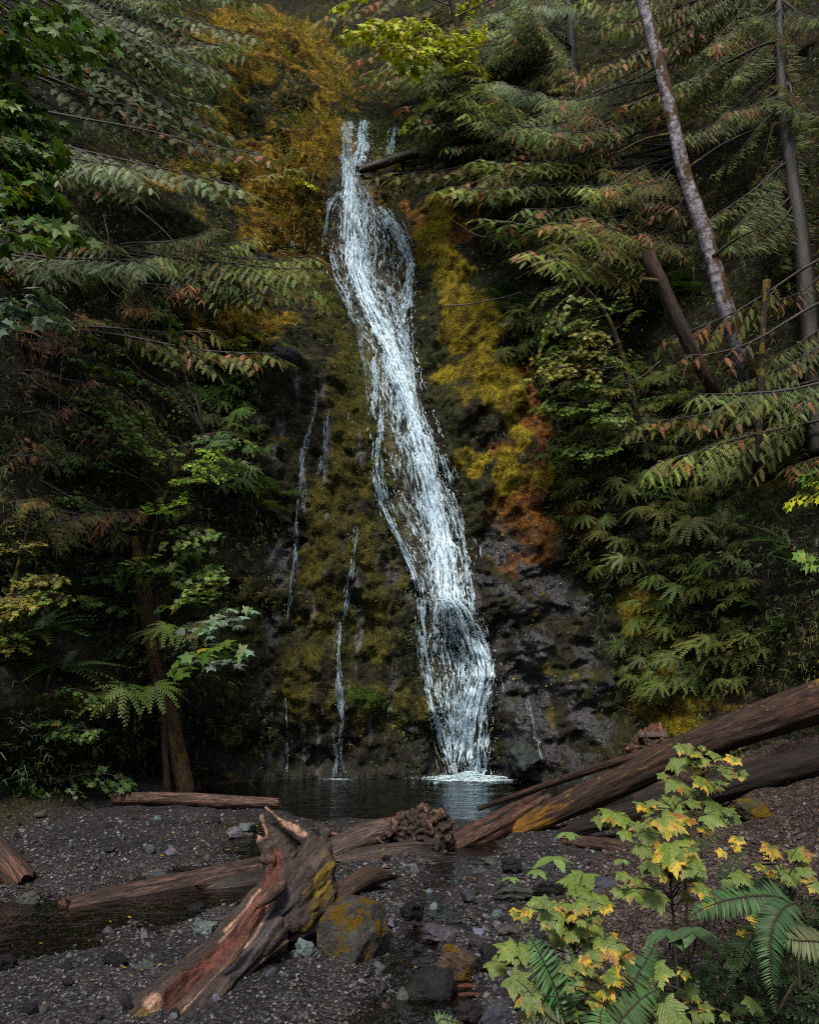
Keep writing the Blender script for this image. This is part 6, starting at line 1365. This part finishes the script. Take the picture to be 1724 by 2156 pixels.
# small seedlings on the stones
def seedling(label, Y, base_cp, top_cp, n, size, col_=(.13, .21, .06), tmpl=None):
    b = CP(*base_cp, Y); tp = CP(*top_cp, Y); root = thing("seedling", label, "plant", tuple(b), "bright seedlings on the stones"); stemtube([b, (b + tp) / 2 + [.01, 0, 0], tp], [.005, .004, .003], root, col_=(1.2, .8, .55))
    for k in range(n):
        a_ = 6.283 * k / n + R.randn() * .2; d = np.array([math.cos(a_), math.sin(a_) * .9, -.1 - .2 * R.rand()]); Xv, Yv, Zv = frame_from(d[None], np.array([[0, -.2, 1.]]))
        T_ = blade(.30, 6, .1, .22, .03); P = place(T_[0], Xv, Yv, Zv, np.zeros((1, 3)), size * R.uniform(.8, 1.15))
        o = link("leaf", mesh("leaf", P, T_[1], broad_mat, np.repeat((np.array(col_) * R.uniform(.8, 1.15))[None], len(P), 0), T_[3] * .3), None, tuple(tp)); under(o, root)
seedling("umbrella shaped seedling with narrow leaves before the big mossy log", 6.6, (385, 720), (400, 592), 7, .12)
seedling("bright seedling with three long pointed leaves right of the rounded rocks", 5.6, (330, 790), (335, 722), 4, .15)
seedling("small bright seedling left of the low leafy plant on the stones", 5.4, (245, 830), (240, 790), 6, .085)
seedling("smallest seedling between the stones at the left of the plants", 5.3, (110, 860), (105, 828), 4, .075)
seedling("little seedling by the brown half buried log", 5.0, (690, 780), (685, 735), 5, .07)
seedling("seedling with long drooping willow like leaves among the ferns", 3.3, (1060, 1250), (1060, 1100), 9, .115, (.055, .10, .045))
seedling("seedling with two lance shaped leaves next to the willow leaved one", 3.35, (930, 1240), (925, 1110), 5, .105, (.05, .095, .045))
# sword ferns with every leaflet
PINNA = blade(.085, 4, .08, .2, .02)
def frond(name, pts, Y, length_px, parent, color=(.034, .100, .024), n=50, bend=0.0, dead=0.0, up=(0, -.75, .8)):
    """arching frond through photo points (crop grid) at distances Y, leaflets both sides"""
    P = catmull(np.array([CP(cx, cy, y) for (cx, cy), y in zip(pts, Y)]), 60); T = nrm(np.gradient(P, axis=0)); mb = MB()
    V, F, uv = tube(P, np.linspace(.0045, .0012, 60), 40, 5, False); mb.add(V, F, (.9, .75, .4), uv, 0)
    L = length_px * .4 * np.mean(Y) / FP
    for s in (-1, 1):
        q = (np.arange(n) + .6 + .2 * s) / n * .95 + .05; i = np.clip((q * 59).astype(int), 0, 59); o = P[i]; upv = np.repeat(np.array([up], float), n, 0) + R.randn(n, 3) * .10
        sd = nrm(np.cross(T[i], upv)) * s; d = nrm(sd + T[i] * .32 + R.randn(n, 3) * .07 + np.array([0, 0, -.18]))
        Xv, Yv, Zv = frame_from(d, upv); ln = L * np.clip(np.minimum(q * 5 + .25, 1), 0, 1) * (1 - q ** 2.2 * .93) * R.uniform(.9, 1.08, n)
        cc = vary(color, n, .13) * (.85 + .4 * q)[:, None]
        if dead: m_ = R.rand(n) < dead; cc[m_] = (.12, .06, .02)
        scatter(mb, PINNA, Xv, Yv, Zv, o, ln, cc, 1)
    o = link(name, mb.mesh(name, [twig_mat, leaf_mat])); return under(o, parent)
fl = thing("sword_fern", "sword fern at the bottom with upright fronds left of centre of the plants", "fern", tuple(CP(420, 1640, 3.1)), "sword ferns on the right bank")
frond("frond", [(400, 1620), (340, 1420), (270, 1260), (185, 1110)], [3.1, 3.05, 3.0, 3.0], 125, fl)
frond("frond", [(470, 1640), (450, 1480), (440, 1330), (400, 1170)], [3.15, 3.2, 3.25, 3.3], 95, fl, (.05, .10, .036))
frond("frond", [(420, 1640), (300, 1560), (210, 1440), (130, 1360)], [3.0, 2.95, 2.95, 2.95], 70, fl, (.06, .085, .028), 30)
f2 = thing("sword_fern", "sword fern cut by the bottom edge whose near frond points straight up", "fern", tuple(CP(600, 1680, 2.8)), "sword ferns on the right bank")
frond("frond", [(590, 1760), (580, 1660), (575, 1560), (590, 1500)], [2.7, 2.7, 2.75, 2.8], 95, f2, (.06, .125, .035), 36)
frond("frond", [(600, 1700), (700, 1560), (800, 1460), (890, 1410)], [2.8, 2.85, 2.9, 2.95], 110, f2, (.042, .092, .03))
frond("frond", [(660, 1560), (760, 1360), (830, 1240), (870, 1150)], [3.0, 3.1, 3.2, 3.3], 90, f2, (.038, .085, .03))
f3 = thing("sword_fern", "big dark sword fern with one long level frond and one hanging frond", "fern", tuple(CP(1610, 960, 3.2)), "sword ferns on the right bank")
frond("frond", [(1600, 965), (1470, 925), (1280, 940), (1130, 985), (1030, 1050)], [3.2, 3.15, 3.1, 3.1, 3.1], 115, f3, (.034, .085, .026), 60)
frond("frond", [(1610, 955), (1530, 1000), (1475, 1120), (1470, 1320), (1500, 1560)], [3.2, 3.05, 2.95, 2.9, 2.9], 105, f3, (.028, .068, .024), 62)
frond("frond", [(1610, 970), (1450, 1050), (1320, 1240), (1230, 1450)], [3.25, 3.2, 3.2, 3.2], 70, f3, (.03, .062, .022))
frond("frond", [(1620, 940), (1480, 840), (1370, 850), (1260, 880)], [3.3, 3.4, 3.5, 3.6], 80, f3, (.04, .085, .03), 36)
f4 = thing("sword_fern", "pale sword fern frond tips entering at the right edge", "fern", tuple(CP(1800, 1180, 3.0)), "sword ferns on the right bank")
frond("frond", [(1800, 1180), (1700, 1165), (1600, 1160), (1490, 1130)], [3.0, 2.95, 2.95, 2.95], 115, f4, (.075, .095, .038), 40)
f5 = thing("sword_fern", "narrow dark sword fern standing behind the drooping leafy plant", "fern", tuple(CP(1250, 900, 3.9)), "sword ferns on the right bank")
frond("frond", [(1225, 890), (1250, 800), (1300, 720), (1370, 660)], [3.9, 3.9, 3.9, 3.95], 60, f5, (.03, .062, .022), 34)
frond("frond", [(1060, 700), (1120, 640), (1200, 590), (1330, 540)], [4.1, 4.15, 4.2, 4.3], 45, f5, (.06, .085, .025), 34)
f6 = thing("sword_fern", "small green fern tip at the bottom edge under the dark rocks", "fern", tuple(at(940, 2180, 4.3)), "sword ferns on the right bank")
frond("frond", [(-290, 1600), (-260, 1575), (-200, 1590), (-150, 1610)], [4.3, 4.3, 4.3, 4.3], 50, f6, (.08, .15, .04), 22)
# litter and dry stems on the shaded bank
for a_, r_, lab in [([(1010, 1470), (1130, 1500), (1280, 1560)], .004, "thin bent dry stem at the bottom of the bank"), ([(1500, 1560), (1560, 1440), (1600, 1370)], .006, "straight brown stalk leaning at the lower right"), ([(930, 960), (960, 900), (1030, 820)], .004, "pale dry stalk behind the leafy plants"), ([(660, 1170), (700, 1110), (720, 1070)], .003, "dry stalk between the low leafy plant and the ferns"), ([(1490, 720), (1600, 820), (1730, 950)], .005, "orange stalk slanting down at the right edge")]:
    stt = stemtube([CP(*q, 3.35 if q[1] > 1000 else 3.7) for q in a_], [r_, r_, r_ * .5], None, "dry_stalk", (2.2, 1.4, .9)); tag(stt, lab, "stalk", "dry stalks on the bank")
n = 9000; x = R.uniform(.2, 3.2, n); y = R.uniform(2.3, 5.0, n); kp = x > np.interp(y, toe_y, toe_x) + .05; x, y = x[kp], y[kp]; n = len(x); z = ground_z(x, y)
mb = MB(); d = nrm(R.randn(n, 3) * [1, 1, .35]); Xv, Yv, Zv = frame_from(d, np.array([0, 0, 1.]) + R.randn(n, 3) * .4); q = R.rand(n)
scatter(mb, BL, Xv, Yv, Zv, np.c_[x, y, z + .012 * R.rand(n)], .02 + .045 * R.rand(n), np.where((q < .5)[:, None], [.05, .022, .012], np.where((q < .85)[:, None], [.028, .018, .012], [.12, .06, .025])) * (.6 + .8 * R.rand(n))[:, None])
tag(link("leaf_litter", mb.mesh("leaf_litter", [leaf_mat])), "brown leaf litter under the ferns on the right bank", "leaf litter", kind='stuff')
n = 5200; x = R.uniform(.4, 2.6, n); y = R.uniform(2.4, 4.3, n); kp = x > np.interp(y, toe_y, toe_x) + .35; x, y = x[kp], y[kp]; n = len(x); z = ground_z(x, y)
mb = MB(); d = nrm(R.randn(n, 3) * [1, 1, .3] + [0, 0, .3]); Xv, Yv, Zv = frame_from(d, np.array([0, -.3, 1.]) + R.randn(n, 3) * .3)
scatter(mb, PIN, Xv, Yv, Zv, np.c_[x, y, z + .16 * R.rand(n) ** 2], .04 + .09 * R.rand(n), vary((.022, .040, .014), n, .4))
tag(link("ground_cover", mb.mesh("ground_cover", [leaf_mat])), "low dark ground cover between the ferns at the lower right", "ground cover", kind='stuff')
# fallen yellow leaves
LEAF = [mesh("fallen_leaf", m_[0] * 1.0, m_[1], leaf_mat, m_[2] * np.array([.38, .24, .03])) for m_ in (MAPLE[0], MAPLE7[0], BL)]
pts_ = [(random.gauss(470, 70), random.gauss(1775, 28), 'on the left gravel bar') for _ in range(46)] + [(random.uniform(60, 640), random.uniform(1880, 2140), 'on the front gravel') for _ in range(26)] + [(random.uniform(820, 1150), random.uniform(1790, 2140), 'among the stones in the middle') for _ in range(30)] + [(random.uniform(1250, 1700), random.uniform(1700, 1900), 'on the gravel slope') for _ in range(10)]
for u, v, wh in pts_:
    q = gp(u, v, .06); zz_ = float(ground_z(q[0], q[1])); q = gp(u, v, min(zz_, 1.2)); q[2] = max(float(ground_z(q[0], q[1])), 0) + .012
    o = link("fallen_leaf", random.choice(LEAF), None, tuple(q), (random.uniform(-.25, .25), random.uniform(-.25, .25), random.uniform(0, 6.28)), random.uniform(.018, .034) * (q[1] / 7) ** .5); o.color = random.choice([(1, 1, 1, 1), (1.1, 1.1, .9, 1), (.9, .6, .6, 1), (.75, .9, .9, 1)])
    tag(o, "tiny yellow fallen leaf lying " + wh, "leaf", "fallen leaves " + wh)
for _ in range(46):
    u, v = random.choice([(random.uniform(560, 760), random.uniform(1050, 1600)), (random.uniform(1030, 1260), random.uniform(1080, 1600))]); p = hit(u, v, .02)[0]
    o = link("fallen_leaf", random.choice(LEAF), None, tuple(p), (rad(70), random.uniform(-.5, .5), random.uniform(-1, 1)), random.uniform(.022, .045)); o.color = (1.05, 1.05, 1.3, 1)
    tag(o, "tiny yellow leaf stuck to the " + ("mossy rock left of the fall" if u < 900 else "black rock right of the fall"), "leaf", "leaves stuck on the " + ("mossy rock" if u < 900 else "black rock"))
# ------------------------------------------------------------------ light
sc = bpy.context.scene
w = bpy.data.worlds.new("World"); sc.world = w; w.use_nodes = True
nt = w.node_tree; bg = nt.nodes['Background']
sky = nt.nodes.new('ShaderNodeTexSky'); sky.sky_type = 'NISHITA'; sky.sun_disc = False
SUN_EL, SUN_AZ = rad(54), rad(190)     # azimuth: from behind the camera, a little to its left
sky.sun_elevation = SUN_EL; sky.sun_rotation = SUN_AZ; sky.air_density = 1.0; sky.dust_density = 3.0
nt.links.new(sky.outputs[0], bg.inputs[0]); bg.inputs[1].default_value = .15
sl = bpy.data.lights.new("sun", 'SUN'); sl.energy = 5.0; sl.angle = rad(10); sl.color = (1, .92, .78)
so = bpy.data.objects.new("sun", sl); C.objects.link(so)
d = Vector((math.sin(SUN_AZ) * math.cos(SUN_EL), math.cos(SUN_AZ) * math.cos(SUN_EL), math.sin(SUN_EL)))
so.rotation_euler = (-d).to_track_quat('-Z', 'Y').to_euler(); so.location = (0, -5, 30)
sc.view_settings.view_transform = 'Standard'; sc.view_settings.look = 'None'; sc.view_settings.exposure = 0
sc.render.engine = 'CYCLES'
sc.cycles.use_denoising = False
sc.cycles.max_bounces = 6; sc.cycles.diffuse_bounces = 3; sc.cycles.glossy_bounces = 2; sc.cycles.transmission_bounces = 3; sc.cycles.transparent_max_bounces = 20
sc.cycles.caustics_reflective = False; sc.cycles.caustics_refractive = False
sc.cycles.use_adaptive_sampling = True; sc.cycles.adaptive_threshold = .02
sc.cycles.filter_width = 1.1
sc.cycles.sample_clamp_indirect = 4
